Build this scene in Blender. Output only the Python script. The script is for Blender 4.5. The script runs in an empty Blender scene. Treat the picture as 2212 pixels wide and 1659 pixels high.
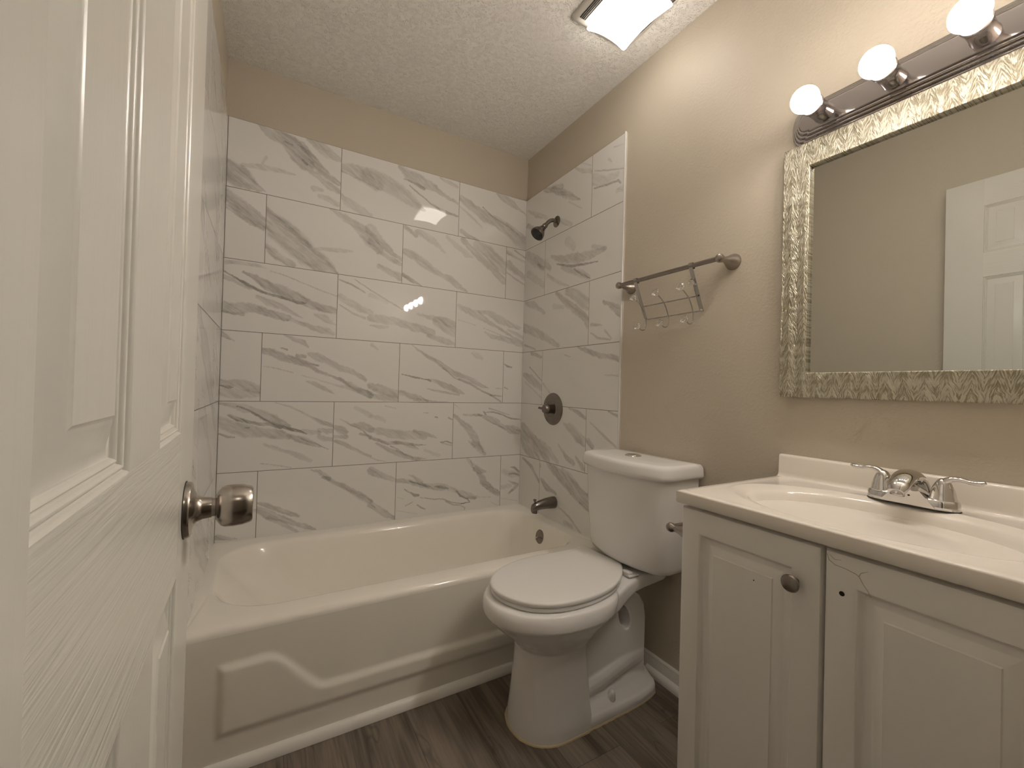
import bpy, bmesh, math, random
import numpy as np
from mathutils import Vector, Matrix

S = bpy.context.scene
COL = S.collection
random.seed(7)
rng = np.random.default_rng(7)

# ------------------------------------------------------------------ camera, world, exposure, lights
YAW, PITCH, ROLL = 0.5225, 0.0093, 0.0272
CAM = Vector((-1.3298, -2.1779, 1.0881))
fwd = Vector((math.sin(YAW)*math.cos(PITCH), math.cos(YAW)*math.cos(PITCH), math.sin(PITCH)))
rgt0 = Vector((math.cos(YAW), -math.sin(YAW), 0)); up0 = rgt0.cross(fwd)
rgt = math.cos(ROLL)*rgt0 + math.sin(ROLL)*up0
upv = -math.sin(ROLL)*rgt0 + math.cos(ROLL)*up0
cd = bpy.data.cameras.new('camera'); cam = bpy.data.objects.new('camera', cd); COL.objects.link(cam)
M = Matrix.Identity(4)
for i in range(3):
    M[i][0] = rgt[i]; M[i][1] = upv[i]; M[i][2] = -fwd[i]; M[i][3] = CAM[i]
cam.matrix_world = M
cd.sensor_width = 36; cd.lens = 36*916.2/2212; cd.clip_start = 0.01
S.camera = cam

W = bpy.data.worlds.new('world'); S.world = W; W.use_nodes = True
W.node_tree.nodes['Background'].inputs[0].default_value = (1.0, .9, .76, 1)
W.node_tree.nodes['Background'].inputs[1].default_value = .02

S.view_settings.view_transform = 'Standard'; S.view_settings.look = 'None'
S.view_settings.gamma = 1; S.view_settings.use_curve_mapping = False
S.view_settings.exposure = 0.0
S.cycles.use_denoising = True
S.cycles.max_bounces = 10; S.cycles.diffuse_bounces = 6; S.cycles.glossy_bounces = 5
S.cycles.transmission_bounces = 8; S.cycles.sample_clamp_indirect = 6

BULB_L, BULB_BACK, LENS_L, HALL_W = 285.0, 3.0, 9.5, 1.5
WARM = (1.0, .86, .69)
hl = bpy.data.lights.new('hall_lamp', 'AREA'); hl.shape = 'DISK'; hl.size = .16
hl.energy = HALL_W; hl.color = WARM
hlo = bpy.data.objects.new('hall_lamp', hl); COL.objects.link(hlo); hlo.location = (-1.05, -2.95, 2.40)

# ------------------------------------------------------------------ helpers
def link(o, parent=None):
    COL.objects.link(o)
    if parent: o.parent = parent
    return o
ORI = {}
def thing(name, label, cat, loc=(0, 0, 0), group=None):
    o = bpy.data.objects.new(name, None); link(o); o.location = loc; o.empty_display_size = .05
    o['label'] = label; o['category'] = cat
    if group: o['group'] = group
    ORI[o.name] = Vector(loc); return o
def origin_of(o):
    v = Vector((0, 0, 0))
    while o: v += o.location; o = o.parent
    return v
def obj(name, bm, mats, parent=None, angle=35, label=None, flat=False):
    """links a bmesh given in world coordinates as one mesh object"""
    bmesh.ops.recalc_face_normals(bm, faces=bm.faces)
    me = bpy.data.meshes.new(name)
    if parent: bmesh.ops.translate(bm, verts=bm.verts, vec=-origin_of(parent))
    bm.to_mesh(me); bm.free()
    if not isinstance(mats, (list, tuple)): mats = [mats]
    for m in mats: me.materials.append(m)
    if not flat:
        me.polygons.foreach_set('use_smooth', [True]*len(me.polygons)); me.set_sharp_from_angle(angle=math.radians(angle))
    o = bpy.data.objects.new(name, me); link(o, parent)
    if label: o['label'] = label
    return o
def tag(o, label, cat):
    o['label'] = label; o['category'] = cat; return o
def struct(o): o['kind'] = 'structure'; return o
def recenter(o, loc):
    """moves a parentless mesh's origin to loc, keeping it in place"""
    loc = Vector(loc); o.data.transform(Matrix.Translation(-loc)); o.location = loc; return o

def box(bm, x0, x1, y0, y1, z0, z1, bev=0, seg=2):
    r = bmesh.ops.create_cube(bm, size=1)
    vs = r['verts']
    for v in vs:
        v.co = Vector(((x0+x1)/2+v.co.x*(x1-x0), (y0+y1)/2+v.co.y*(y1-y0), (z0+z1)/2+v.co.z*(z1-z0)))
    if bev:
        es = list({e for v in vs for e in v.link_edges})
        bmesh.ops.bevel(bm, geom=es, offset=bev, segments=seg, affect='EDGES', profile=.5)
def loft(bm, loops, cap0=True, cap1=True, closed=True, mat=0):
    rows = [[bm.verts.new(p) for p in L] for L in loops]
    n = len(rows[0])
    for a, b in zip(rows, rows[1:]):
        for i in range(n if closed else n-1):
            j = (i+1) % n
            f = bm.faces.new((a[i], a[j], b[j], b[i])); f.material_index = mat
    if cap0: bm.faces.new(rows[0][::-1]).material_index = mat
    if cap1: bm.faces.new(rows[-1]).material_index = mat
    return rows
def frame(d):
    d = Vector(d).normalized()
    a = Vector((0, 0, 1)) if abs(d.z) < .9 else Vector((1, 0, 0))
    u = d.cross(a).normalized(); v = d.cross(u).normalized()
    return d, u, v
def lathe(bm, prof, org, axis, n=32, mat=0, sx=1, sy=1, cap=True):
    """prof: (height along axis, radius)"""
    d, u, v = frame(axis); org = Vector(org)
    loops = []
    for h, r in prof:
        r = max(r, 1e-5)
        loops.append([org+d*h+(u*math.cos(t)*sx+v*math.sin(t)*sy)*r for t in [2*math.pi*i/n for i in range(n)]])
    loft(bm, loops, cap, cap, True, mat)
def tube(bm, pts, rad, n=12, mat=0, cap=True, flat=1.0, upd=None):
    pts = [Vector(p) for p in pts]; N = len(pts)
    if not isinstance(rad, (list, tuple)): rad = [rad]*N
    tang = [(pts[min(i+1, N-1)]-pts[max(i-1, 0)]).normalized() for i in range(N)]
    d, u, v = frame(tang[0])
    if upd is not None:
        v = Vector(upd); v = (v-d*v.dot(d)).normalized(); u = v.cross(d)
    loops = []
    for i in range(N):
        t = tang[i]
        u = (u-t*u.dot(t)).normalized(); v = t.cross(u)
        loops.append([pts[i]+(u*math.cos(a)+v*math.sin(a)*flat)*rad[i] for a in [2*math.pi*k/n for k in range(n)]])
    loft(bm, loops, cap, cap)
def spline(pts, m=8):
    """Catmull-Rom through points (tuples of any size)"""
    P = [np.array(p, float) for p in pts]; P = [2*P[0]-P[1]]+P+[2*P[-1]-P[-2]]
    out = []
    for i in range(1, len(P)-2):
        for k in range(m):
            t = k/m
            out.append(.5*((2*P[i])+(-P[i-1]+P[i+1])*t+(2*P[i-1]-5*P[i]+4*P[i+1]-P[i+2])*t*t+(-P[i-1]+3*P[i]-3*P[i+1]+P[i+2])*t**3))
    out.append(P[-2]); return [tuple(p) for p in out]
def rrect(x0, x1, y0, y1, rads, k=8):
    """rounded rectangle, ccw; rads for corners (x1y0, x1y1, x0y1, x0y0)"""
    out = []
    for (cx, cy, a0), r in zip(((x1, y0, -90), (x1, y1, 0), (x0, y1, 90), (x0, y0, 180)), rads):
        sx = -1 if cx == x1 else 1; sy = 1 if cy == y0 else -1
        for i in range(k+1):
            a = math.radians(a0+90*i/k)
            out.append((cx+sx*r+r*math.cos(a), cy+sy*r+r*math.sin(a)))
    return out
def board(bm, w, h, t, panels, prof, xf, edge=.003, railmat=None, back=False):
    """panelled board: a in 0..w, b in 0..h, depth 0 at the face, -t at the back; xf(a,b,d)->world"""
    As = sorted({0, w, *[p[0] for p in panels], *[p[1] for p in panels]})
    Bs = sorted({0, h, *[p[2] for p in panels], *[p[3] for p in panels]})
    As[0] = edge; As[-1] = w-edge; Bs[0] = edge; Bs[-1] = h-edge
    V = {}
    def vv(a, b, d):
        k = (round(a, 5), round(b, 5), round(d, 5))
        if k not in V: V[k] = bm.verts.new(xf(a, b, d))
        return V[k]
    def inpanel(a, b): return any(p[0] < a < p[1] and p[2] < b < p[3] for p in panels)
    colrows = [(p[2], p[3]) for p in panels]
    for i in range(len(As)-1):
        for j in range(len(Bs)-1):
            am, bmid = (As[i]+As[i+1])/2, (Bs[j]+Bs[j+1])/2
            if inpanel(am, bmid): continue
            f = bm.faces.new([vv(As[i], Bs[j], 0), vv(As[i+1], Bs[j], 0), vv(As[i+1], Bs[j+1], 0), vv(As[i], Bs[j+1], 0)])
            rail = (0 < i < len(As)-2) and not any(r[0] < bmid < r[1] for r in colrows)
            f.material_index = 1 if (rail and railmat) else 0
    def ring(a0, a1, b0, b1, d): return [vv(a0, b0, d), vv(a1, b0, d), vv(a1, b1, d), vv(a0, b1, d)]
    for p in panels:
        prev = ring(*p, 0)
        for ins, d in prof[1:]:
            cur = ring(p[0]+ins, p[1]-ins, p[2]+ins, p[3]-ins, d)
            for k in range(4): bm.faces.new((prev[k], prev[(k+1) % 4], cur[(k+1) % 4], cur[k]))
            prev = cur
        bm.faces.new(prev)
    # outer edge
    def per(ins, d):
        aa = [ins]+As[1:-1]+[w-ins]; bb = [ins]+Bs[1:-1]+[h-ins]
        L = [(a, ins) for a in aa]+[(w-ins, b) for b in bb[1:]]+[(a, h-ins) for a in aa[::-1][1:]]+[(ins, b) for b in bb[::-1][1:-1]]
        return [vv(a, b, d) for a, b in L]
    prev = per(edge, 0)
    for ins, d in ((edge*.3, -edge*.3), (0, -edge), (0, -t)):
        cur = per(ins, d)
        for k in range(len(cur)): bm.faces.new((prev[k], prev[(k+1) % len(cur)], cur[(k+1) % len(cur)], cur[k]))
        prev = cur
    bm.faces.new(prev)
def bake(o):
    """applies an object's modifiers into its mesh"""
    dg = bpy.context.evaluated_depsgraph_get(); dg.update()
    me = bpy.data.meshes.new_from_object(o.evaluated_get(dg)); o.modifiers.clear(); o.data = me
    me.polygons.foreach_set('use_smooth', [True]*len(me.polygons)); return o

# ------------------------------------------------------------------ materials
def mat(name, color=(.8, .8, .8), rough=.5, metal=0, spec=.5, coat=0, emit=None, emit_s=0, trans=0, ior=None):
    m = bpy.data.materials.new(name); m.use_nodes = True
    b = m.node_tree.nodes['Principled BSDF']
    b.inputs['Base Color'].default_value = (*color, 1); b.inputs['Roughness'].default_value = rough
    b.inputs['Metallic'].default_value = metal; b.inputs['Specular IOR Level'].default_value = spec
    b.inputs['Coat Weight'].default_value = coat; b.inputs['Coat Roughness'].default_value = .03
    if emit: b.inputs['Emission Color'].default_value = (*emit, 1); b.inputs['Emission Strength'].default_value = emit_s
    if trans: b.inputs['Transmission Weight'].default_value = trans
    if ior: b.inputs['IOR'].default_value = ior
    return m
class NT:
    def __init__(s, m): s.t = m.node_tree; s.b = s.t.nodes['Principled BSDF']
    def n(s, typ, **kw):
        x = s.t.nodes.new(typ)
        for k, v in kw.items():
            if hasattr(x, k): setattr(x, k, v)
            else: x.inputs[k.replace('_', ' ')].default_value = v
        return x
    def l(s, a, b): s.t.links.new(a, b)
    def noise(s, vec, scale, detail=3, rough=.5, dist=0):
        x = s.n('ShaderNodeTexNoise'); x.inputs['Scale'].default_value = scale; x.inputs['Detail'].default_value = detail
        x.inputs['Roughness'].default_value = rough; x.inputs['Distortion'].default_value = dist
        if vec is not None: s.l(vec, x.inputs['Vector'])
        return x.outputs['Fac']
    def mapping(s, vec, scale=(1, 1, 1), rot=(0, 0, 0), loc=(0, 0, 0)):
        x = s.n('ShaderNodeMapping'); x.inputs['Scale'].default_value = scale; x.inputs['Rotation'].default_value = rot
        x.inputs['Location'].default_value = loc; s.l(vec, x.inputs['Vector']); return x.outputs[0]
    def math(s, op, a, b=None, c=None, clamp=False):
        x = s.n('ShaderNodeMath'); x.operation = op; x.use_clamp = clamp
        for i, v in enumerate((a, b, c)):
            if v is None: continue
            if isinstance(v, (int, float)): x.inputs[i].default_value = v
            else: s.l(v, x.inputs[i])
        return x.outputs[0]
    def sstep(s, v, a, b, to0=0, to1=1):
        x = s.n('ShaderNodeMapRange'); x.interpolation_type = 'SMOOTHSTEP'
        x.inputs['From Min'].default_value = a; x.inputs['From Max'].default_value = b
        x.inputs['To Min'].default_value = to0; x.inputs['To Max'].default_value = to1
        s.l(v, x.inputs['Value']); return x.outputs[0]
    def mix(s, fac, a, b):
        x = s.n('ShaderNodeMix'); x.data_type = 'RGBA'
        for sock, v in ((x.inputs[0], fac), (x.inputs[6], a), (x.inputs[7], b)):
            if isinstance(v, tuple): sock.default_value = (*v, 1)
            elif isinstance(v, (int, float)): sock.default_value = v
            else: s.l(v, sock)
        return x.outputs[2]
    def bump(s, h, strength, dist=.001):
        x = s.n('ShaderNodeBump'); x.inputs['Strength'].default_value = strength; x.inputs['Distance'].default_value = dist
        s.l(h, x.inputs['Height']); s.l(x.outputs[0], s.b.inputs['Normal'])
    def obj(s): return s.n('ShaderNodeTexCoord').outputs['Object']
    def uv(s): return s.n('ShaderNodeTexCoord').outputs['UV']

PAINT = (.53, .475, .39)
def paint(name='greige_wall_paint'):
    m = mat(name, PAINT, .42, spec=.35); t = NT(m); c = t.obj()
    n1 = t.noise(c, 105, 3, .55); n2 = t.noise(c, 240, 2, .5); n3 = t.noise(c, 7, 2)
    h = t.math('ADD', t.sstep(n1, .42, .66), t.math('MULTIPLY', n2, .5))
    h = t.math('MULTIPLY', h, t.math('ADD', t.sstep(n3, .3, .7), .5))
    t.bump(h, .38, .0007)
    return m
M_PAINT = paint()
def popcorn():
    m = mat('popcorn_ceiling', (.86, .84, .80), .9, spec=.2); t = NT(m); c = t.obj()
    def grains(scale, r0, r1):
        vo = t.n('ShaderNodeTexVoronoi'); vo.inputs['Scale'].default_value = scale; t.l(c, vo.inputs['Vector'])
        return t.sstep(vo.outputs['Distance'], r0, r1, 1, 0)
    mk = t.sstep(t.noise(c, 70, 2), .44, .54); mk2 = t.sstep(t.noise(t.mapping(c, loc=(3, 1, 2)), 45, 2), .42, .55)
    h = t.math('ADD', t.math('MULTIPLY', grains(150, .0, .50), mk), t.math('MULTIPLY', grains(230, .0, .50), mk2))
    h = t.math('ADD', h, t.math('MULTIPLY', t.noise(c, 18, 3), .8))
    t.bump(h, 1.0, .0032)
    return m
M_CEIL = popcorn()
def marble():
    m = mat('marble_porcelain_tile', (.78, .77, .75), .018, spec=.5); t = NT(m); uv = t.uv()
    r = t.mapping(uv, rot=(0, 0, math.radians(33)))            # vein direction falls to the right
    wob = t.n('ShaderNodeTexNoise'); wob.inputs['Scale'].default_value = 3.2; wob.inputs['Detail'].default_value = 4
    t.l(r, wob.inputs['Vector'])
    add = t.n('ShaderNodeMix'); add.data_type = 'VECTOR'; add.inputs[0].default_value = .07
    t.l(r, add.inputs[4]); t.l(wob.outputs['Color'], add.inputs[5]); v = add.outputs[1]
    a = t.noise(t.mapping(v, (1.5, 7.5, 1)), 1.0, 5, .55)
    band = t.math('MULTIPLY', t.sstep(a, .535, .555), t.sstep(a, .56, .72, 1, 0))
    b = t.noise(t.mapping(v, (2.2, 9, 1), loc=(3.3, 7.1, 0)), 1.0, 5, .6)
    band2 = t.math('MULTIPLY', t.sstep(b, .43, .455, 1, 0), t.sstep(b, .30, .44))
    m1 = t.sstep(t.noise(t.mapping(r, (1.3, 2.2, 1), loc=(9, 2, 0)), 1.6, 2), .40, .62)
    m2 = t.sstep(t.noise(t.mapping(r, (1.3, 2.2, 1), loc=(1, 12, 0)), 1.9, 2), .46, .64)
    streak = t.noise(t.mapping(v, (3, 60, 1)), 1.0, 3, .6)
    st = t.sstep(streak, .3, .7, .55, 1.0)
    cc = t.noise(t.mapping(v, (2.5, 7, 1), loc=(5, 5, 0)), 1.0, 6, .62)
    line = t.math('MULTIPLY', t.sstep(t.math('ABSOLUTE', t.math('SUBTRACT', cc, .5)), 0, .012, 1, 0), m2)
    f = t.math('MULTIPLY', t.math('ADD', t.math('MULTIPLY', band, m1), t.math('MULTIPLY', t.math('MULTIPLY', band2, m2), .8)), st, clamp=True)
    col = t.mix(t.math('MULTIPLY', f, .62), (.78, .77, .75), (.40, .385, .37))
    col = t.mix(t.math('MULTIPLY', line, .5), col, (.30, .28, .26))
    t.l(col, t.b.inputs['Base Color'])
    return m
M_TILE = marble()
def veined():
    m = mat('traced_marble_porcelain_tile', (.78, .77, .75), .018, spec=.5); t = NT(m)
    at = t.n('ShaderNodeAttribute'); at.attribute_name = 'vein'; uv = t.uv(); v = at.outputs['Fac']
    ru = t.mapping(uv, rot=(0, 0, math.radians(32)))
    n = t.noise(t.mapping(ru, (11, 62, 1)), 1.0, 4, .6)
    n5 = t.noise(t.mapping(ru, (26, 190, 1)), 1.0, 4, .65)
    f = t.math('MULTIPLY', t.math('MULTIPLY', v, t.sstep(n, .25, .6, .66, 1.1)), t.sstep(n5, .3, .62, .66, 1.12), clamp=True)
    haze = t.sstep(t.noise(t.mapping(ru, (2, 8, 1)), 1.0, 4, .55), .5, .8, 0, .10)
    col = t.mix(haze, (.78, .77, .75), (.5, .49, .47))
    col = t.mix(f, col, (.30, .285, .265))
    t.l(col, t.b.inputs['Base Color']); return m
M_VEIN = veined()
M_GROUT = mat('grey_grout', (.16, .15, .14), .9)
def planks():
    m = mat('grey_brown_vinyl_planks', (.1, .09, .07), .42, spec=.35); t = NT(m); c = t.obj()
    r = t.mapping(c, rot=(0, 0, math.radians(90)))
    br = t.n('ShaderNodeTexBrick'); t.l(r, br.inputs['Vector'])
    br.inputs['Scale'].default_value = 1; br.inputs['Brick Width'].default_value = 1.22; br.inputs['Row Height'].default_value = .18
    br.inputs['Mortar Size'].default_value = .0007; br.inputs['Mortar Smooth'].default_value = .1; br.offset = .37
    br.inputs['Color1'].default_value = (0, 0, 0, 1); br.inputs['Color2'].default_value = (1, 1, 1, 1); br.inputs['Mortar'].default_value = (.5, .5, .5, 1)
    tone = br.outputs['Color']
    off = t.n('ShaderNodeCombineXYZ'); t.l(t.math('MULTIPLY', tone, 13.0), off.inputs[2])
    va = t.n('ShaderNodeVectorMath'); va.operation = 'ADD'; t.l(c, va.inputs[0]); t.l(off.outputs[0], va.inputs[1]); v = va.outputs[0]
    g1 = t.noise(t.mapping(v, (22, 1.4, 3)), 1.0, 6, .62, .6)
    g2 = t.noise(t.mapping(v, (5, .9, 3)), 1.0, 4, .55, 1.2)
    g3 = t.noise(t.mapping(v, (150, 5, 3)), 1.0, 3, .6)
    f = t.math('ADD', t.math('MULTIPLY', g1, .45), t.math('ADD', t.math('MULTIPLY', g2, .5), t.math('MULTIPLY', g3, .2)))
    col = t.mix(t.sstep(f, .42, .72), (.075, .060, .046), (.275, .23, .185))
    col = t.mix(t.math('MULTIPLY', tone, .25), col, (.12, .10, .082))
    crack = t.sstep(t.math('ABSOLUTE', t.math('SUBTRACT', t.noise(t.mapping(v, (3.2, .8, 2), loc=(2, 4, 1)), 1.0, 4, .55, .8), .5)), 0, .008, 1, 0)
    col = t.mix(t.math('MULTIPLY', crack, .35), col, (.03, .025, .02))
    col = t.mix(t.math('MULTIPLY', br.outputs['Fac'], .7), col, (.03, .026, .02))
    t.l(col, t.b.inputs['Base Color'])
    h = t.math('SUBTRACT', t.math('MULTIPLY', g3, .5), br.outputs['Fac']); t.bump(h, .25, .0008)
    return m
M_FLOOR = planks()
def grain(name, axis, color, rough, strength, sc=1.0):
    m = mat(name, color, rough, spec=.5); t = NT(m); c = t.obj()
    s = [130*sc, 130*sc, 130*sc]; s[axis] = 5
    n = t.noise(t.mapping(c, tuple(s)), 1.0, 3, .55, .4); n2 = t.noise(c, 25, 2)
    t.bump(t.math('ADD', t.sstep(n, .35, .65), t.math('MULTIPLY', n2, .3)), strength, .0006)
    return m
M_DOOR = grain('white_door_enamel_upright_grain', 2, (.68, .665, .605), .26, .05)
M_DOORH = grain('white_door_enamel_level_grain', 1, (.68, .665, .605), .28, .5, 1.15)
M_TRIM = mat('white_trim_enamel', (.80, .785, .74), .3)
M_CAB = grain('white_thermofoil', 2, (.82, .80, .765), .36, .06)
M_ENAMEL = mat('porcelain_enamel', (.88, .85, .775), .13, spec=.5)
M_CERAMIC = mat('white_vitreous_china', (.80, .79, .775), .08, spec=.5)
M_SEAT = mat('white_plastic_seat', (.80, .79, .77), .22)
M_MARBLE = mat('cultured_marble_white', (.83, .78, .71), .12, spec=.5)
def metal(name, col, rough, brushed=None):
    m = mat(name, col, rough, 1)
    if brushed is not None:
        t = NT(m); c = t.obj(); s = [900, 900, 900]; s[brushed] = 12
        t.bump(t.noise(t.mapping(c, tuple(s)), 1, 2), .06, .0004)
    return m
M_NICKEL = metal('brushed_nickel', (.47, .43, .39), .23)
M_NICKELD = metal('dark_brushed_nickel', (.30, .27, .245), .26)
M_POST = metal('brushed_nickel_post', (.36, .325, .29), .27)
M_CHROME = metal('chrome', (.72, .71, .70), .06)
M_CHROMED = metal('smoky_chrome', (.53, .50, .50), .11)
M_BRONZE = metal('dark_nickel_bath_fitting', (.215, .19, .17), .24)
M_STEEL = metal('flat_steel_strap', (.46, .45, .43), .24)
M_BLACK = mat('black_rubber', (.02, .02, .02), .5)
M_HOLE = mat('dark_hole', (.012, .010, .008), .9)
M_MIRROR = metal('mirror_silver', (.60, .61, .59), .008)
M_CRYSTAL = mat('clear_acrylic', (.96, .96, .95), .03, trans=1, ior=1.49)
M_CAULK = mat('yellowed_caulk', (.50, .42, .27), .6)
M_BULB = mat('lit_frosted_bulb', (.9, .9, .9), .3, emit=(1.0, .905, .82), emit_s=BULB_L)
_t = NT(M_BULB)                        # glow shaped by hand: bright dome, dimmed at the base to spare the wall
_sx = _t.n('ShaderNodeSeparateXYZ'); _t.l(_t.n('ShaderNodeNewGeometry').outputs['Normal'], _sx.inputs[0])
_t.l(_t.sstep(_sx.outputs[0], .15, -.7, BULB_BACK, BULB_L), _t.b.inputs['Emission Strength'])
M_LENS = mat('lit_opal_lens', (.85, .85, .82), .3, emit=(1.0, .92, .825), emit_s=LENS_L)
M_FANW = mat('white_fan_plastic', (.66, .63, .58), .4)
def leaf_frame():
    m = mat('champagne_silver_leaf', (.62, .58, .46), .33, .85); t = NT(m); c = t.obj()
    sep = t.n('ShaderNodeSeparateXYZ'); t.l(c, sep.inputs[0])
    wy_ = t.math('MULTIPLY', t.math('SUBTRACT', t.noise(t.mapping(c, (1, 18, 26)), 1.0, 3, .6), .5), .017)
    tri = t.math('PINGPONG', t.math('ADD', t.math('ADD', sep.outputs[1], wy_), 10.0), .0185)       # chevron strips across y
    def strokes(slope, fine, length, w):
        a = t.math('MULTIPLY', t.math('ADD', tri, t.math('MULTIPLY', sep.outputs[2], slope)), fine)
        b_ = t.math('MULTIPLY', t.math('SUBTRACT', sep.outputs[2], t.math('MULTIPLY', tri, slope)), length)
        cm = t.n('ShaderNodeCombineXYZ'); t.l(a, cm.inputs[0]); t.l(b_, cm.inputs[1]); t.l(t.math('MULTIPLY', sep.outputs[1], w), cm.inputs[2])
        return t.noise(cm.outputs[0], 1.0, 2, .5, .25)
    h = t.math('ADD', t.sstep(strokes(.34, 430.0, 42.0, 8.0), .38, .62), t.math('MULTIPLY', t.sstep(strokes(.22, 640.0, 70.0, 30.0), .35, .65), .6))
    f = t.sstep(h, .25, 1.25)
    t.l(t.mix(f, (.31, .275, .195), (.60, .575, .475)), t.b.inputs['Base Color'])
    t.l(t.sstep(h, .2, 1.2, .60, .36), t.b.inputs['Roughness'])
    t.bump(h, .8, .0012)
    return m
M_LEAF = leaf_frame()

# ------------------------------------------------------------------ room shell
H = 2.468; XW = -1.515; YF = -2.12
def shell(name, *boxes, m=M_PAINT):
    bm = bmesh.new()
    for b in boxes: box(bm, *b)
    return struct(obj(name, bm, m, flat=True))
wall_back = shell('wall_back', (XW-.1, .1, .008, .11, 0, H))
wall_right = shell('wall_right', (0, .1, YF-.115, .008, 0, H))
wall_left = shell('wall_left', (XW-.1, XW, YF-.115, .008, 0, H))
OX0, OX1, OZ = -1.42, -.765, 2.085
wall_front = shell('wall_front', (XW, OX0, YF-.115, YF, 0, H), (OX1, 0, YF-.115, YF, 0, H), (OX0, OX1, YF-.115, YF, OZ, H))
floor = shell('floor', (-2.3, .1, -3.7, .11, -.08, 0), m=M_FLOOR)
ceiling = shell('ceiling', (-2.3, .1, -3.7, .11, H, H+.08), m=M_CEIL)
wall_hall_left = shell('wall_hall_left', (-2.3, -2.2, -3.6, YF-.115, 0, H))
wall_hall_back = shell('wall_hall_back', (-2.3, .1, -3.7, -3.6, 0, H))
wall_hall_right = shell('wall_hall_right', (0, .1, -3.6, YF-.115, 0, H))
wall_hall_front = shell('wall_hall_front', (-2.2, XW-.1, YF-.115, YF-.02, 0, H))
# door jamb and casing (behind the photographer)
bm = bmesh.new()
box(bm, OX0, OX0+.016, YF-.118, YF+.001, 0, OZ); box(bm, OX1-.016, OX1, YF-.118, YF+.001, 0, OZ)
box(bm, OX0+.016, OX1-.016, YF-.118, YF+.001, OZ-.014, OZ)
struct(obj('trim_1', bm, M_TRIM, flat=True))
bm = bmesh.new()
box(bm, OX1-.006, OX1+.052, YF, YF+.011, 0, OZ+.05, .003); box(bm, OX0-.052, OX0+.006, YF, YF+.011, 0, OZ+.05, .003)
box(bm, OX0-.052, OX1+.052, YF, YF+.011, OZ-.006, OZ+.052, .003)
struct(obj('trim_2', bm, M_TRIM))

# tiles: every tile is a bevelled island carrying a fine grid whose 'vein' attribute holds its marble figure
ZL = [2.217, 1.9163, 1.6105, 1.3020, .9988, .6911, .36]
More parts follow.
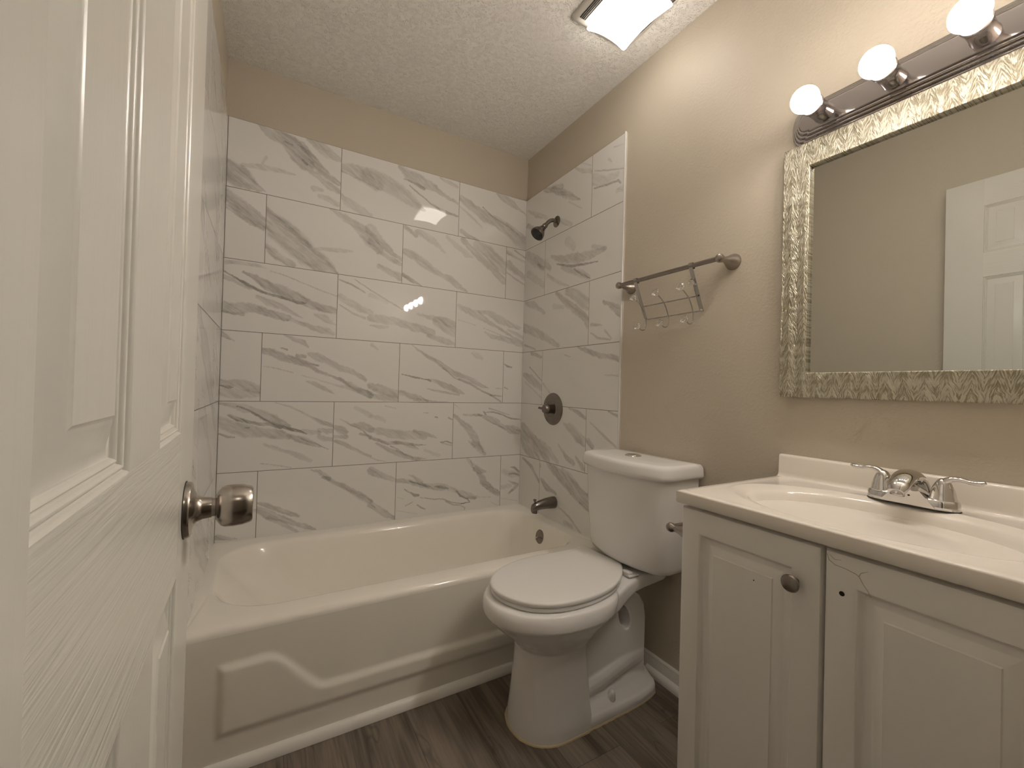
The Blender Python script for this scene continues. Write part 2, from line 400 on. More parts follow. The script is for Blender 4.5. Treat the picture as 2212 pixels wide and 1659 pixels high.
# each line: strength, then u,z,width (mm) along one vein
VEINS_BACK = '''.6 -1394,2218,19 -1351,2196,53 -1303,2184,64 -1263,2170,79 -1229,2129,93 -1207,2099,74 -1185,2072,30 -1133,2039,26 -1093,2017,36 -1061,2005,31
.55 -1222,2183,30 -1178,2126,40 -1143,2089,46 -1107,2061,31 -1062,2044,26
.4 -1194,2219,31 -1155,2203,57 -1115,2173,57 -1066,2159,31
.8 -1295,2173,7 -1262,2165,7
.8 -1220,2109,11 -1203,2095,14
.35 -1452,2023,18 -1377,2032,27 -1315,2036,19 -1250,2033,10
.3 -1363,2080,14 -1377,2049,11
.65 -1508,1986,99 -1468,1971,105 -1427,1951,69 -1393,1934,33 -1362,1926,5
.65 -1505,1879,48 -1465,1846,67 -1427,1819,72 -1389,1793,69 -1360,1777,55
.5 -1504,1828,22 -1460,1808,22 -1408,1776,23 -1361,1757,9
.55 -1356,1818,82 -1307,1775,112 -1250,1732,123 -1186,1679,106 -1139,1654,98 -1095,1633,59 -1054,1616,5
.7 -1355,1859,14 -1292,1807,14 -1218,1750,19 -1166,1706,24 -1109,1669,15 -1059,1618,7
.6 -1352,1689,23 -1320,1659,37 -1280,1635,37 -1247,1622,28
.5 -1094,1916,15 -1049,1892,31 -993,1871,37 -946,1841,63 -906,1800,69 -866,1762,43
.3 -1154,1713,14 -1080,1722,24 -989,1729,10
.4 -1170,1992,29 -1131,1992,15
.4 -1139,1962,25 -1095,1954,30 -1064,1942,26
.4 -1051,2124,46 -1001,2124,68 -944,2115,81 -886,2091,83
.5 -1051,2105,4 -953,2088,5 -875,2063,4
.35 -1047,1990,21 -1019,1967,47 -958,1938,48 -910,1924,21
.5 -908,1856,59 -870,1814,49 -829,1781,44 -798,1756,27 -754,1733,22
.5 -906,1796,32 -878,1767,21 -808,1729,27 -756,1707,22
.4 -861,1679,26 -806,1657,32 -754,1640,38
.4 -918,2114,96 -844,2103,94 -767,2077,85 -703,2046,64 -643,2013,24
.5 -766,2202,35 -718,2174,64 -653,2160,64 -586,2145,42 -540,2124,24 -493,2109,21 -452,2097,18
.7 -748,2150,8 -701,2142,11 -674,2136,20 -646,2129,23
.6 -721,2123,6 -678,2097,8 -606,2059,8 -549,2035,18 -452,2024,12
.4 -554,2208,12 -502,2195,24 -454,2185,18
.5 -432,2129,38 -361,2096,52 -278,2058,65 -206,2045,72 -125,2015,75 -55,1976,98 -4,1950,85
.6 -298,2111,7 -246,2077,9 -125,2033,9 -5,1980,7
.3 -439,2083,8 -371,2043,13 -301,1996,9
.6 -423,1947,31 -368,1925,25 -324,1919,9
.45 -211,2213,14 -157,2192,48 -102,2175,42 -60,2155,18 -10,2131,7
.4 -737,1778,33 -689,1765,45 -640,1737,52 -595,1713,46 -527,1686,23 -480,1671,41 -432,1639,30 -383,1618,12
.7 -742,1657,22 -702,1637,22 -664,1622,11 -636,1610,6
.45 -731,1904,23 -682,1872,29
.35 -666,1891,34 -622,1879,46 -577,1856,36 -519,1813,12
.25 -510,1902,18 -456,1863,31 -389,1825,37 -352,1815,12
.5 -416,1904,32 -353,1854,38 -289,1809,39 -224,1774,46 -149,1709,40
.45 -323,1888,63 -252,1861,78 -186,1815,80 -141,1781,68
.6 -127,1884,26 -72,1865,17 -8,1846,10
.6 -80,1905,10 -5,1870,8
.5 -125,1814,60 -83,1791,41 -12,1754,34
.4 -131,1765,8 -68,1734,13 -11,1712,10
.95 -1509,1556,5 -1467,1532,8 -1407,1502,14 -1359,1481,12 -1304,1471,12 -1254,1461,10 -1217,1453,17 -1188,1455,8
.5 -1505,1530,23 -1460,1514,19 -1407,1498,24
.6 -1432,1557,12 -1388,1540,28 -1340,1512,44 -1290,1499,53 -1240,1481,46 -1184,1459,38 -1127,1441,38 -1052,1429,30
.5 -1379,1459,16 -1338,1440,32 -1288,1426,28 -1245,1403,16 -1197,1384,4
.6 -1504,1400,46 -1456,1398,54 -1404,1408,43 -1357,1398,36 -1308,1384,36 -1255,1377,25
.5 -1255,1373,16 -1200,1359,21 -1147,1343,25 -1100,1335,38 -1073,1324,26
.6 -1504,1381,8 -1462,1375,12 -1430,1376,16
.4 -1148,1405,13 -1106,1393,38 -1070,1371,13 -1050,1365,4
.4 -1497,1592,19 -1449,1596,16 -1383,1596,16 -1349,1588,4
.6 -1335,1580,4 -1278,1569,3 -1205,1547,3 -1137,1524,3 -1054,1503,2
.6 -1507,1286,22 -1485,1273,15 -1459,1260,4
.55 -1498,1078,23 -1460,1075,34 -1421,1069,50 -1357,1047,35
.4 -1501,1040,38 -1449,1029,46 -1400,1034,39 -1357,1031,24
.8 -1508,1066,4 -1473,1059,15 -1460,1056,4
.45 -1270,1299,8 -1234,1286,20 -1193,1272,25 -1170,1251,6
.6 -1349,1223,24 -1310,1215,36 -1268,1198,36 -1213,1185,37 -1168,1167,29 -1118,1140,17 -1063,1121,13 -1018,1101,17 -973,1076,30 -886,1030,31
.7 -1283,1241,6 -1258,1233,8
.6 -1217,1211,16 -1184,1207,17
.45 -1166,1221,17 -1128,1206,38 -1081,1188,30 -1028,1161,34 -975,1146,26 -915,1109,22
.7 -1161,1175,6 -1126,1169,10
.5 -1347,1154,2 -1294,1146,2 -1230,1131,5
.4 -1193,1120,3 -1117,1098,4 -1038,1075,9 -977,1067,26 -886,1034,35
.4 -1173,1092,8 -1135,1080,25 -1096,1060,21 -1053,1038,4
.6 -1044,1584,7 -991,1570,9 -928,1540,7
.8 -976,1597,4 -901,1555,5
.35 -1042,1503,35 -993,1479,40 -942,1454,36 -898,1442,27
.35 -1041,1464,7 -983,1432,9 -924,1412,13
.7 -901,1555,4 -844,1528,6 -775,1494,7 -736,1475,4
.3 -901,1528,26 -860,1521,26 -818,1505,18
.45 -897,1416,38 -836,1414,47 -773,1412,43 -708,1397,44 -640,1386,45 -571,1375,32
.4 -896,1379,8 -847,1375,21 -814,1379,17
.5 -594,1355,23 -537,1342,32 -484,1328,37 -444,1317,14
.4 -661,1463,9 -606,1452,23 -559,1448,32 -502,1440,42 -445,1423,43
.35 -549,1435,57 -501,1404,57 -451,1381,48
.5 -431,1531,24 -380,1513,39 -313,1497,45 -249,1466,31 -194,1442,16 -137,1418,16 -68,1385,16 -3,1355,32
.4 -303,1517,19 -239,1515,30 -173,1484,52 -105,1461,36 -35,1448,21
.35 -115,1430,10 -58,1411,26 -4,1390,21
.4 -429,1457,2 -322,1435,4
.4 -263,1402,10 -219,1382,30 -136,1374,30 -56,1356,36 -6,1345,31
.4 -274,1425,4 -165,1396,5 -79,1374,10
.45 -887,1080,37 -838,1064,50 -788,1048,47 -742,1036,47
.35 -886,1030,25 -824,1022,34 -744,1015,26
.35 -885,1284,17 -856,1261,8
.6 -875,1063,4 -858,1058,12
.5 -682,1297,4 -651,1275,9 -609,1251,18 -552,1223,23 -504,1194,28 -445,1160,33 -384,1144,28 -322,1118,29 -269,1091,19 -231,1083,5
.9 -513,1185,3 -479,1164,5 -444,1137,6 -414,1125,5
.55 -414,1129,14 -342,1103,14 -273,1067,10 -219,1044,12 -142,1038,7
.5 -273,1067,5 -208,1040,10 -147,1006,10
.85 -733,1144,3 -700,1137,6 -655,1128,11 -623,1124,5 -577,1117,9
.55 -586,1119,13 -540,1111,23 -501,1094,32 -462,1082,37 -412,1060,28 -376,1047,5
.4 -594,1072,5 -547,1062,11 -490,1054,14 -411,1041,9
.5 -734,1049,30 -697,1037,35 -647,1020,31 -592,1003,18
.4 -647,1016,9 -560,1003,11 -474,1004,5
.25 -337,1278,15 -306,1266,35 -279,1251,20
.5 -182,1084,6 -141,1082,5
.75 -132,1227,5 -109,1214,13 -80,1210,8
.5 -127,1090,10 -104,1081,8
.5 -1509,988,11 -1464,985,23 -1415,969,34 -1371,954,34 -1330,930,46 -1281,905,43 -1241,888,24
.9 -1441,977,4 -1405,962,6 -1375,944,11 -1344,924,8 -1316,906,9 -1273,885,12 -1230,872,16 -1193,861,12 -1166,847,4
.8 -1469,939,11 -1437,921,19 -1397,907,15 -1356,899,16 -1315,896,16 -1273,881,16
.5 -1506,913,44 -1462,889,56 -1402,868,58 -1342,859,47 -1293,853,44 -1240,840,28
.6 -1240,844,20 -1184,821,32 -1139,803,24 -1104,787,8
.85 -1192,828,3 -1154,812,5 -1116,798,4 -1072,773,2
.6 -1505,860,7 -1476,847,11 -1447,843,6
.8 -1409,884,4 -1396,882,8
.5 -1297,994,3 -1240,976,7 -1188,949,10 -1142,920,12 -1103,902,21 -1052,884,21
.5 -1110,865,21 -1079,859,25 -1053,859,21
.45 -1113,835,24 -1086,824,25 -1054,821,17
.4 -1185,862,20 -1148,853,25 -1113,852,17
.4 -1333,807,12 -1291,789,23 -1256,775,16 -1219,761,24 -1182,743,28 -1144,724,16
.5 -1348,725,2 -1289,713,6 -1225,697,3
.45 -1044,876,25 -1015,862,38 -991,848,17
.5 -1043,833,17 -994,829,22
.5 -1042,812,17 -1001,795,21 -964,774,17 -913,745,13 -877,728,13
.45 -1025,916,3 -992,900,8 -967,887,17 -917,881,39 -881,863,39
.8 -988,894,3 -950,876,5 -916,857,4 -881,819,13
.7 -928,842,13 -880,827,13
.25 -953,970,17 -883,934,30
.55 -1143,683,8 -1108,672,16 -1076,640,27 -1044,616,20 -1004,595,24 -958,565,29 -907,529,33 -870,503,29
.7 -1092,641,12 -1065,634,21
.55 -1357,549,10 -1319,536,23 -1262,506,19 -1219,484,23 -1189,472,12
.6 -1356,521,33 -1311,496,38 -1261,469,30 -1210,442,23 -1158,419,24 -1116,398,12
.5 -1310,480,22 -1268,454,22 -1228,425,19 -1187,398,8
.5 -1386,521,12 -1361,516,16
.6 -1496,421,26 -1467,411,19 -1425,404,4
.4 -881,863,23 -835,854,35 -784,841,47 -724,831,48 -658,825,45 -599,814,25
.5 -659,849,16 -608,835,24 -556,817,16 -533,808,4
.8 -880,824,15 -841,807,14 -795,791,16 -751,792,20 -702,784,16 -648,775,12 -593,773,3
.5 -702,777,16 -656,763,16 -631,752,4
.5 -849,792,11 -802,766,23 -749,740,27 -700,717,24 -646,703,20 -587,700,8
.95 -780,777,5 -738,755,5 -709,731,7 -659,708,6
.8 -750,752,3 -730,742,5
.5 -877,723,4 -839,707,5 -800,698,2
.25 -597,744,16 -553,725,20 -517,713,21
.8 -511,784,5 -475,787,8 -445,777,6
.4 -501,779,8 -447,764,8
.6 -470,917,7 -449,906,7
.6 -611,945,3 -585,941,3
.7 -546,922,7 -532,919,6
.5 -812,980,5 -756,968,2
.25 -883,929,15 -845,921,23 -813,905,19
.5 -436,925,26 -395,894,26 -357,863,40 -317,822,46 -301,778,52 -275,737,41 -242,702,18
.35 -435,989,5 -402,963,5
.9 -286,773,4 -266,741,6 -252,716,5
.4 -345,784,9 -310,752,18
.55 -378,933,13 -320,930,13 -281,928,20 -241,916,22 -201,904,36 -159,877,32 -116,853,23 -74,843,51 -30,832,46 0,827,28
.9 -31,837,14 0,829,14
.8 -291,930,9 -271,925,9
.7 -257,950,7 -242,930,9
.7 -252,945,4 -202,947,7 -140,931,8 -76,907,9 -5,900,7
.45 -223,968,9 -161,949,9 -87,928,6
.6 -261,914,4 -200,882,6 -127,853,6
.45 -875,657,37 -829,634,38 -785,618,27 -753,600,19
.5 -870,489,33 -831,461,33 -792,429,30 -752,408,19
.7 -870,493,7 -847,471,5
.5 -741,599,20 -684,588,24 -651,577,28 -600,560,28 -556,550,33 -512,542,42 -467,537,29 -421,516,25 -383,499,29 -335,477,34 -291,464,22
.9 -676,587,6 -634,573,8 -582,556,15 -565,551,8
.75 -539,548,6 -490,539,17 -458,530,7
.6 -685,622,4 -656,612,12 -635,594,20 -609,579,16
.8 -411,511,8 -387,482,10 -344,460,7 -329,441,6 -381,438,5
.75 -340,469,17 -296,460,17
.4 -277,464,4 -197,456,5
.75 -615,498,4 -537,479,7 -492,476,7 -437,451,7 -381,438,6 -329,441,5
.55 -474,462,6 -432,438,7 -386,430,6 -357,414,6 -361,397,5
.75 -699,547,6 -674,530,6 -649,513,16 -628,511,16
.5 -693,463,7 -656,477,5
.6 -630,458,8 -604,439,9 -587,433,5
.35 -735,510,5 -702,499,5
.45 -351,686,18 -316,646,26 -272,612,39 -237,605,13
.85 -332,674,4 -306,624,6
.6 -301,628,31 -261,576,32 -235,538,41 -193,498,40 -149,471,36
.5 -269,546,9 -219,505,13
.3 -737,442,3 -629,413,3
.35 -191,426,5 -149,401,4
.6 -72,621,5 -45,614,18 -12,588,14
.35 -119,596,36 -66,579,41 -3,569,23
.7 -76,579,14 -39,579,9 -3,567,11
.6 -86,543,6 -48,521,18 -20,510,21 -41,493,21 -78,464,11
.25 -127,506,28 -74,510,29
.35 -132,442,4 -17,416,4'''
VEINS_RIGHT = '''.6 192,2210,23 284,2174,40 382,2114,39 452,2067,31 512,2038,9
.4 357,2160,36 270,2194,23
.35 18,2150,15 129,2087,36 226,2040,21
.35 353,1983,27 446,1931,26
.4 467,2211,12 522,2174,18 583,2148,24 596,2136,19
.4 520,2215,5 595,2168,5
.6 22,2060,32 75,2031,23
.25 419,2058,7 529,1985,6
.5 615,2134,5 715,2094,8 809,2062,5
.65 616,2050,8 700,2032,11 777,2022,11 794,2003,8
.3 616,2095,61 699,2054,42 768,2050,32
.35 771,1977,23 812,1973,30
.3 746,2186,8 805,2170,4
.3 713,2147,13 731,2126,9
.45 23,1882,55 128,1821,70 201,1776,60
.3 44,1765,48 204,1670,36
.6 143,1798,17 203,1764,16
.5 275,1810,21 385,1768,42 508,1744,59 599,1734,47 701,1738,23
.8 327,1757,10 455,1716,14 561,1701,12 658,1691,4
.8 478,1697,10 543,1653,12 603,1624,6
.4 376,1728,27 489,1681,39 593,1632,31
.35 241,1715,24 367,1645,22 437,1617,7
.3 416,1858,50 473,1807,40
.4 225,1786,53 265,1746,31
.65 763,1707,9 813,1699,10
.3 617,1771,25 692,1747,18
.5 792,1832,7 813,1825,6
.55 334,1598,27 430,1529,41 508,1483,46 561,1449,41 602,1405,51
.4 427,1592,42 505,1557,64 568,1514,67 604,1489,51
.4 23,1594,31 112,1572,43 224,1509,18
.45 15,1450,53 148,1405,51 257,1365,43 358,1317,25
.7 21,1346,14 139,1314,12
.25 312,1533,35 396,1513,21
.55 702,1492,18 755,1471,30 814,1433,43
.5 622,1397,19 696,1388,7
.4 619,1359,7 671,1329,13 752,1316,8
.4 715,1361,12 760,1321,7
.55 525,1297,13 600,1274,24 696,1246,28 760,1240,27 813,1223,27
.4 417,1266,7 463,1254,5
.3 724,1158,6 809,1154,9
.5 227,1120,13 288,1073,16
.6 98,1294,24 202,1264,19
.45 23,1170,29 106,1141,58 210,1092,38
.5 83,1213,9 212,1133,8
.3 39,1126,11 213,1038,10
.55 25,863,47 109,821,58 201,762,68 264,717,55 288,704,52
.5 21,804,79 86,747,98 166,709,76 198,700,40
.35 212,791,41 297,755,50 377,709,30
.5 422,912,16 484,893,50 543,856,57 602,834,45
.6 469,994,9 538,976,26 598,951,15
.5 384,800,10 460,741,28 510,725,33
.5 528,758,9 577,718,35 598,707,16
.6 617,847,32 653,823,24
.45 631,936,6 726,883,14 805,843,11
.55 754,994,9 812,978,14
.6 35,675,12 131,641,29 213,573,19
.5 129,679,29 216,662,28
.55 289,685,29 391,648,65 496,606,80 592,568,83 659,550,77
.4 421,678,18 494,655,27 563,603,34 658,584,15
.6 234,591,23 283,557,41 374,542,14
.5 398,477,9 482,456,13 590,392,15
.45 453,417,26 514,410,25
.5 565,544,8 660,513,8'''

def fbm(x, y, seed, octv=4):
    """smooth value noise in [-1, 1] on arrays"""
    out = np.zeros_like(x); amp = .5
    for o in range(octv):
        r = np.random.default_rng(seed*17+o); G = r.uniform(-1, 1, (64, 64))
        xi = np.floor(x).astype(int); yi = np.floor(y).astype(int); fx = x-xi; fy = y-yi
        fx = fx*fx*(3-2*fx); fy = fy*fy*(3-2*fy); g = lambda a, b: G[a % 64, b % 64]
        out += amp*((g(xi, yi)*(1-fx)+g(xi+1, yi)*fx)*(1-fy)+(g(xi, yi+1)*(1-fx)+g(xi+1, yi+1)*fx)*fy)
        x = x*2.03+11.3; y = y*2.03+5.7; amp *= .55
    return out
def parse(txt):
    L_ = []
    for ln in txt.strip().splitlines():
        f = ln.split(); L_.append((float(f[0]), np.array([[float(q)/1000 for q in p.split(',')] for p in f[1:]])))
    return L_
def veinfield(U, Z, strokes, seed):
    keep = np.ones_like(U)
    wu = .0060*fbm(U*38, Z*38, seed)+.0030*fbm(U*150, Z*150, seed+1); wz = .0060*fbm(U*38+40, Z*38, seed+2)+.0030*fbm(U*150+9, Z*150, seed+3)
    c, s_ = math.cos(.6), math.sin(.6); A = U*c-Z*s_; B = U*s_+Z*c
    streak = .78+.5*fbm(A*9, B*75, seed+4)+.25*fbm(U*25, Z*25, seed+5)
    for d, P in strokes:
        wk = min(1.15, max(.3, P[:, 2].mean()/.025)); u, z = U+wu*wk, Z+wz*wk
        best = np.full_like(U, 9.)
        for p, q in zip(P, P[1:]):
            ab = q[:2]-p[:2]; t = np.clip(((u-p[0])*ab[0]+(z-p[1])*ab[1])/(ab@ab+1e-12), 0, 1)
            hw = np.maximum(.5*(p[2]+(q[2]-p[2])*t), .0022)
            best = np.minimum(best, np.hypot(u-p[0]-t*ab[0], z-p[1]-t*ab[1])/hw)
        k = np.clip((best-.76)/(.36), 0, 1); f = 1-k*k*(3-2*k)
        wmean = P[:, 2].mean(); f *= d*(np.clip(streak, .25, 1.15) if wmean > .012 else 1.0)*(.75 if wmean < .006 else 1)
        keep *= 1-np.clip(f, 0, .97)
    return 1-keep
def tiles(name, u0, u1, joints, P, parent, seed, strokes=None, step=.0031):
    """one tiled cladding; u runs to the right in the photo; P(u,z,d) -> world arrays, d out of the wall"""
    g = .0012; VV = []; FF = []; AT = []; UVS = []; nv = 0; r = random.Random(seed)
    prints = [(0, 0), (3.7, 1.3), (8.1, 5.2), (2.2, 9.4), (6.4, 3.1)]; last = -1
    for k in range(6):
        z1, z0 = ZL[k], ZL[k+1]
        us = [u0]+sorted(j for j in joints[k % 2] if u0 < j < u1)+[u1]
        for a0, a1 in zip(us, us[1:]):
            q = r.choice([p for p in range(len(prints)) if p != last]); last = q; ou, ov = prints[q]
            n1 = max(2, int((a1-a0)/step)) if strokes else 2; n2 = int((z1-z0)/step) if strokes else 2
            e = .0006
            gu = np.concatenate([[a0+g, a0+g], np.linspace(a0+g+e, a1-g-e, n1), [a1-g, a1-g]]); gz = np.concatenate([[z0+g, z0+g], np.linspace(z0+g+e, z1-g-e, n2), [z1-g, z1-g]])
            U, Z = np.meshgrid(gu, gz, indexing='ij'); D = np.full(U.shape, .008)
            D[[1, -2], :] = .0077; D[:, [1, -2]] = .0077; D[[0, -1], :] = .0005; D[:, [0, -1]] = .0005
            VV.append(P(U.ravel(), Z.ravel(), D.ravel()))
            mine = [(d, p) for d, p in (strokes or []) if a0 <= p[len(p)//2, 0] <= a1 and z0 <= p[len(p)//2, 1] <= z1]
            AT.append(veinfield(U, Z, mine, seed+len(AT)*7).ravel() if strokes else np.zeros(U.size))
            UVS.append(np.stack([(U-a0+ou).ravel(), (Z-z1+ov).ravel()], 1))
            I = np.arange(U.size).reshape(U.shape)+nv; nv += U.size
            FF.append(np.stack([I[:-1, :-1], I[1:, :-1], I[1:, 1:], I[:-1, 1:]], -1).reshape(-1, 4))
    nt = sum(len(f) for f in FF)
    VV.append(P(np.array([u0, u1, u1, u0]), np.array([ZL[-1], ZL[-1], ZL[0], ZL[0]]), np.full(4, .0074))); AT.append(np.zeros(4)); UVS.append(np.zeros((4, 2)))
    FF.append(np.arange(4)[None]+nv)
    V = np.concatenate(VV); F = np.concatenate(FF); A = np.concatenate(AT); UV = np.concatenate(UVS)
    me = bpy.data.meshes.new(name); me.from_pydata(V.tolist(), [], F.tolist())
    at = me.attributes.new('vein', 'FLOAT', 'POINT'); at.data.foreach_set('value', A.astype(np.float32))
    uvl = me.uv_layers.new(name='UVMap'); uvl.data.foreach_set('uv', UV[F.ravel()].astype(np.float32).ravel())
    me.materials.append(M_VEIN if strokes else M_TILE); me.materials.append(M_GROUT); me.polygons[nt].material_index = 1
    o = bpy.data.objects.new(name, me); link(o, parent); return o
st3 = lambda a, b, c: np.stack([a, b, c], 1)
tiles('tile_cladding', -1.507, 0., [[-1.0522, -.4422], [-1.3568, -.7468, -.1368]], lambda u, z, d: st3(u, .008-d, z), wall_back, 3, parse(VEINS_BACK))
tiles('tile_cladding', 0., .812, [[.600], [.215]], lambda u, z, d: st3(-d, -u, z), wall_right, 5, parse(VEINS_RIGHT))
tiles('tile_cladding', -.812, 0., [[-.60], [-.20]], lambda u, z, d: st3(XW+d, u, z), wall_left, 11)
# edge trims of the tile
bm = bmesh.new(); box(bm, -.0098, 0, -.8175, -.812, .40, 2.222, .0012)
o = struct(obj('trim_3', bm, mat('satin_white_edge_trim', (.70, .69, .68), .25)))
bm = bmesh.new(); box(bm, -.003, 0, -.8215, -.8178, .40, 2.215, .001)
o = struct(obj('trim_4', bm, mat('cream_caulk_strip', (.62, .565, .47), .5)))

# baseboard with shoe moulding on the right wall, quarter round along the tub
def extr(bm, prof, axis, a, b):
    """prof: list of 2D points; axis 'x': points are (y,z); 'y': points are (x,z)"""
    f = (lambda p, t: Vector((t, p[0], p[1]))) if axis == 'x' else (lambda p, t: Vector((p[0], t, p[1])))
    loft(bm, [[f(p, a) for p in prof], [f(p, b) for p in prof]])
bm = bmesh.new()
extr(bm, [(0, 0), (-.012, 0), (-.012, .052), (-.009, .058), (-.009, .064), (-.004, .07), (0, .07)], 'y', -1.50, -.775)
q = [(-.012, 0)]+[(-.012-.019*math.cos(a), .026*math.sin(a)) for a in np.linspace(0, math.pi/2, 7)]
extr(bm, q, 'y', -1.50, -1.01)
struct(obj('baseboard_right', bm, M_TRIM))
bm = bmesh.new()
q = [(-.762, .001)]+[(-.762-.020*math.cos(a), .001+.030*math.sin(a)) for a in np.linspace(0, math.pi/2, 8)]
extr(bm, q, 'x', -1.513, -.006)
struct(obj('trim_5', bm, M_TRIM))

# ------------------------------------------------------------------ bathtub
tub = thing('bathtub', 'white enamel alcove bathtub with a raised panel on its apron', 'bathtub', (-.756, -.38, 0))
bm = bmesh.new()
ZR = .398; YA = -.762; X0, X1 = -1.5072, -.0078
def lp(x0, x1, y0, y1, r, z): return [Vector((x, y, z)) for x, y in rrect(x0, x1, y0, y1, r, 10)]
L = []
for a in np.linspace(0, math.pi/2, 7):      # rounded front roll; the other three sides meet the tile
    d = .022*(1-math.cos(a)); L.append(lp(X0, X1, YA+d, -.001, (.004,)*4, ZR-.022+.022*math.sin(a)))
L.append(lp(-1.478, -.062, -.675, -.062, (.12, .10, .17, .20), ZR))
L.append(lp(-1.470, -.070, -.668, -.071, (.12, .10, .17, .20), ZR-.002))
L.append(lp(-1.463, -.078, -.660, -.080, (.12, .10, .17, .20), ZR-.009))
L.append(lp(-1.455, -.084, -.655, -.087, (.12, .10, .17, .20), ZR-.022))
for z, xa, xb, ya, yb in ((.33, -1.415, -.094, -.645, -.098), (.25, -1.35, -.108, -.632, -.112), (.17, -1.27, -.125, -.618, -.128), (.115, -1.20, -.145, -.60, -.145),
                           (.085, -1.13, -.175, -.575, -.17), (.074, -1.06, -.215, -.54, -.205)):
    L.append(lp(xa, xb, ya, yb, (.12, .11, .15, .17), z))
loft(bm, L, cap0=False)
# apron with its raised, stepped panel
def scurve(xa, za, xb, zb, n=14):
    return [(xa+(xb-xa)*t, za+(zb-za)*(3*t*t-2*t**3)) for t in np.linspace(0, 1, n)]
poly = [(-1.43, .300)]+scurve(-1.305, .303, -1.14, .172)+scurve(-.39, .172, -.20, .303)+[(-.085, .300), (-.085, .092), (-1.43, .096)]
PA = np.array(poly); PB = np.roll(PA, -1, 0)
nx, nz = 300, 74
gx = np.linspace(X0, X1, nx); gz = np.linspace(.012, ZR-.022, nz)
GX, GZ = np.meshgrid(gx, gz, indexing='ij'); Q = np.stack([GX.ravel(), GZ.ravel()], 1)
dmin = np.full(len(Q), 9.); ins = np.zeros(len(Q), bool)
for a, b in zip(PA, PB):
    ab = b-a; t = np.clip(((Q-a)@ab)/(ab@ab), 0, 1); dmin = np.minimum(dmin, np.hypot(*(Q-a-t[:, None]*ab).T))
    cr = ((a[1] > Q[:, 1]) != (b[1] > Q[:, 1])); xx = a[0]+(Q[:, 1]-a[1])*(b[0]-a[0])/((b[1]-a[1]) or 1e-9)
    ins ^= cr & (Q[:, 0] < xx)
sd = np.where(ins, dmin, -dmin); s = np.clip((sd+.003)/.025, 0, 1); hgt = .0105*(s*s*(3-2*s))
grid = [[bm.verts.new((gx[i], YA-hgt[i*nz+k], gz[k])) for k in range(nz)] for i in range(nx)]
for i in range(nx-1):
    for k in range(nz-1): bm.faces.new((grid[i][k], grid[i+1][k], grid[i+1][k+1], grid[i][k+1]))
obj('tub_body', bm, M_ENAMEL, tub, 50)
bm = bmesh.new()                     # overflow plate with trip lever on the drain-end wall
OV = Vector((-.0905, -.36, .325)); AX = Vector((-1, 0, .16)).normalized()
lathe(bm, [(-.004, .036), (.003, .036), (.006, .033), (.008, .020), (.0085, 0)], OV, AX, 36)
op = obj('overflow_plate', bm, M_BRONZE, tub)
bm = bmesh.new()
tube(bm, [OV+AX*.006, OV+AX*.02+Vector((0, -.002, -.004)), OV+AX*.036+Vector((0, -.006, -.010))], [.0045, .0042, .0058], 12)
obj('trip_lever', bm, M_CHROME, op)
bm = bmesh.new()
lathe(bm, [(0, .032), (.004, .032), (.006, .024), (.006, 0)], (-.29, -.37, .0735), (0, 0, 1), 28)
obj('drain', bm, M_CHROME, tub)

# ------------------------------------------------------------------ tub spout, valve, shower head
sp = thing('tub_spout', 'dark nickel tub spout with diverter knob above the bathtub drain end', 'faucet', (-.008, -.362, .495))
bm = bmesh.new()
path = [(-.008, .495, .027, .030), (-.02, .495, .0275, .031), (-.06, .494, .025, .028), (-.10, .490, .022, .024), (-.128, .484, .020, .022), (-.142, .478, .016, .021), (-.148, .472, .010, .014)]
loft(bm, [[Vector((x, -.362+ry*math.cos(a), z+rz*math.sin(a))) for a in np.linspace(0, 2*math.pi, 28, endpoint=False)] for x, z, ry, rz in path])
lathe(bm, [(0, .014), (.03, .0145), (.030, .011), (.022, .010)], (-.129, -.362, .482), (-.05, 0, -1), 24)
obj('spout_body', bm, M_BRONZE, sp)
bm = bmesh.new(); lathe(bm, [(0, .004), (.010, .004), (.012, .0075), (.020, .0085), (.021, 0)], (-.131, -.362, .502), (0, 0, 1), 18)
obj('diverter_knob', bm, M_BRONZE, sp)

va = thing('shower_valve', 'round dark nickel shower valve plate with single knob handle on marble tile', 'faucet', (-.008, -.328, .982))
bm = bmesh.new()
VP = Vector((-.0075, -.328, .982))
lathe(bm, [(0, .086), (.003, .086), (.007, .083), (.010, .076), (.012, .055), (.013, .050), (.016, .046), (.016, 0)], VP, (-1, 0, 0), 48)
obj('escutcheon', bm, M_BRONZE, va)
bm = bmesh.new()
lathe(bm, [(.012, .024), (.028, .023), (.036, .026), (.052, .025), (.060, .020), (.062, 0)], VP, (-1, 0, 0), 32)
tube(bm, [VP+Vector((-.045, .0, .0)), VP+Vector((-.055, .024, .002)), VP+Vector((-.060, .044, .004))], [.013, .010, .009], 12, flat=.7)
obj('valve_handle', bm, M_BRONZE, va)

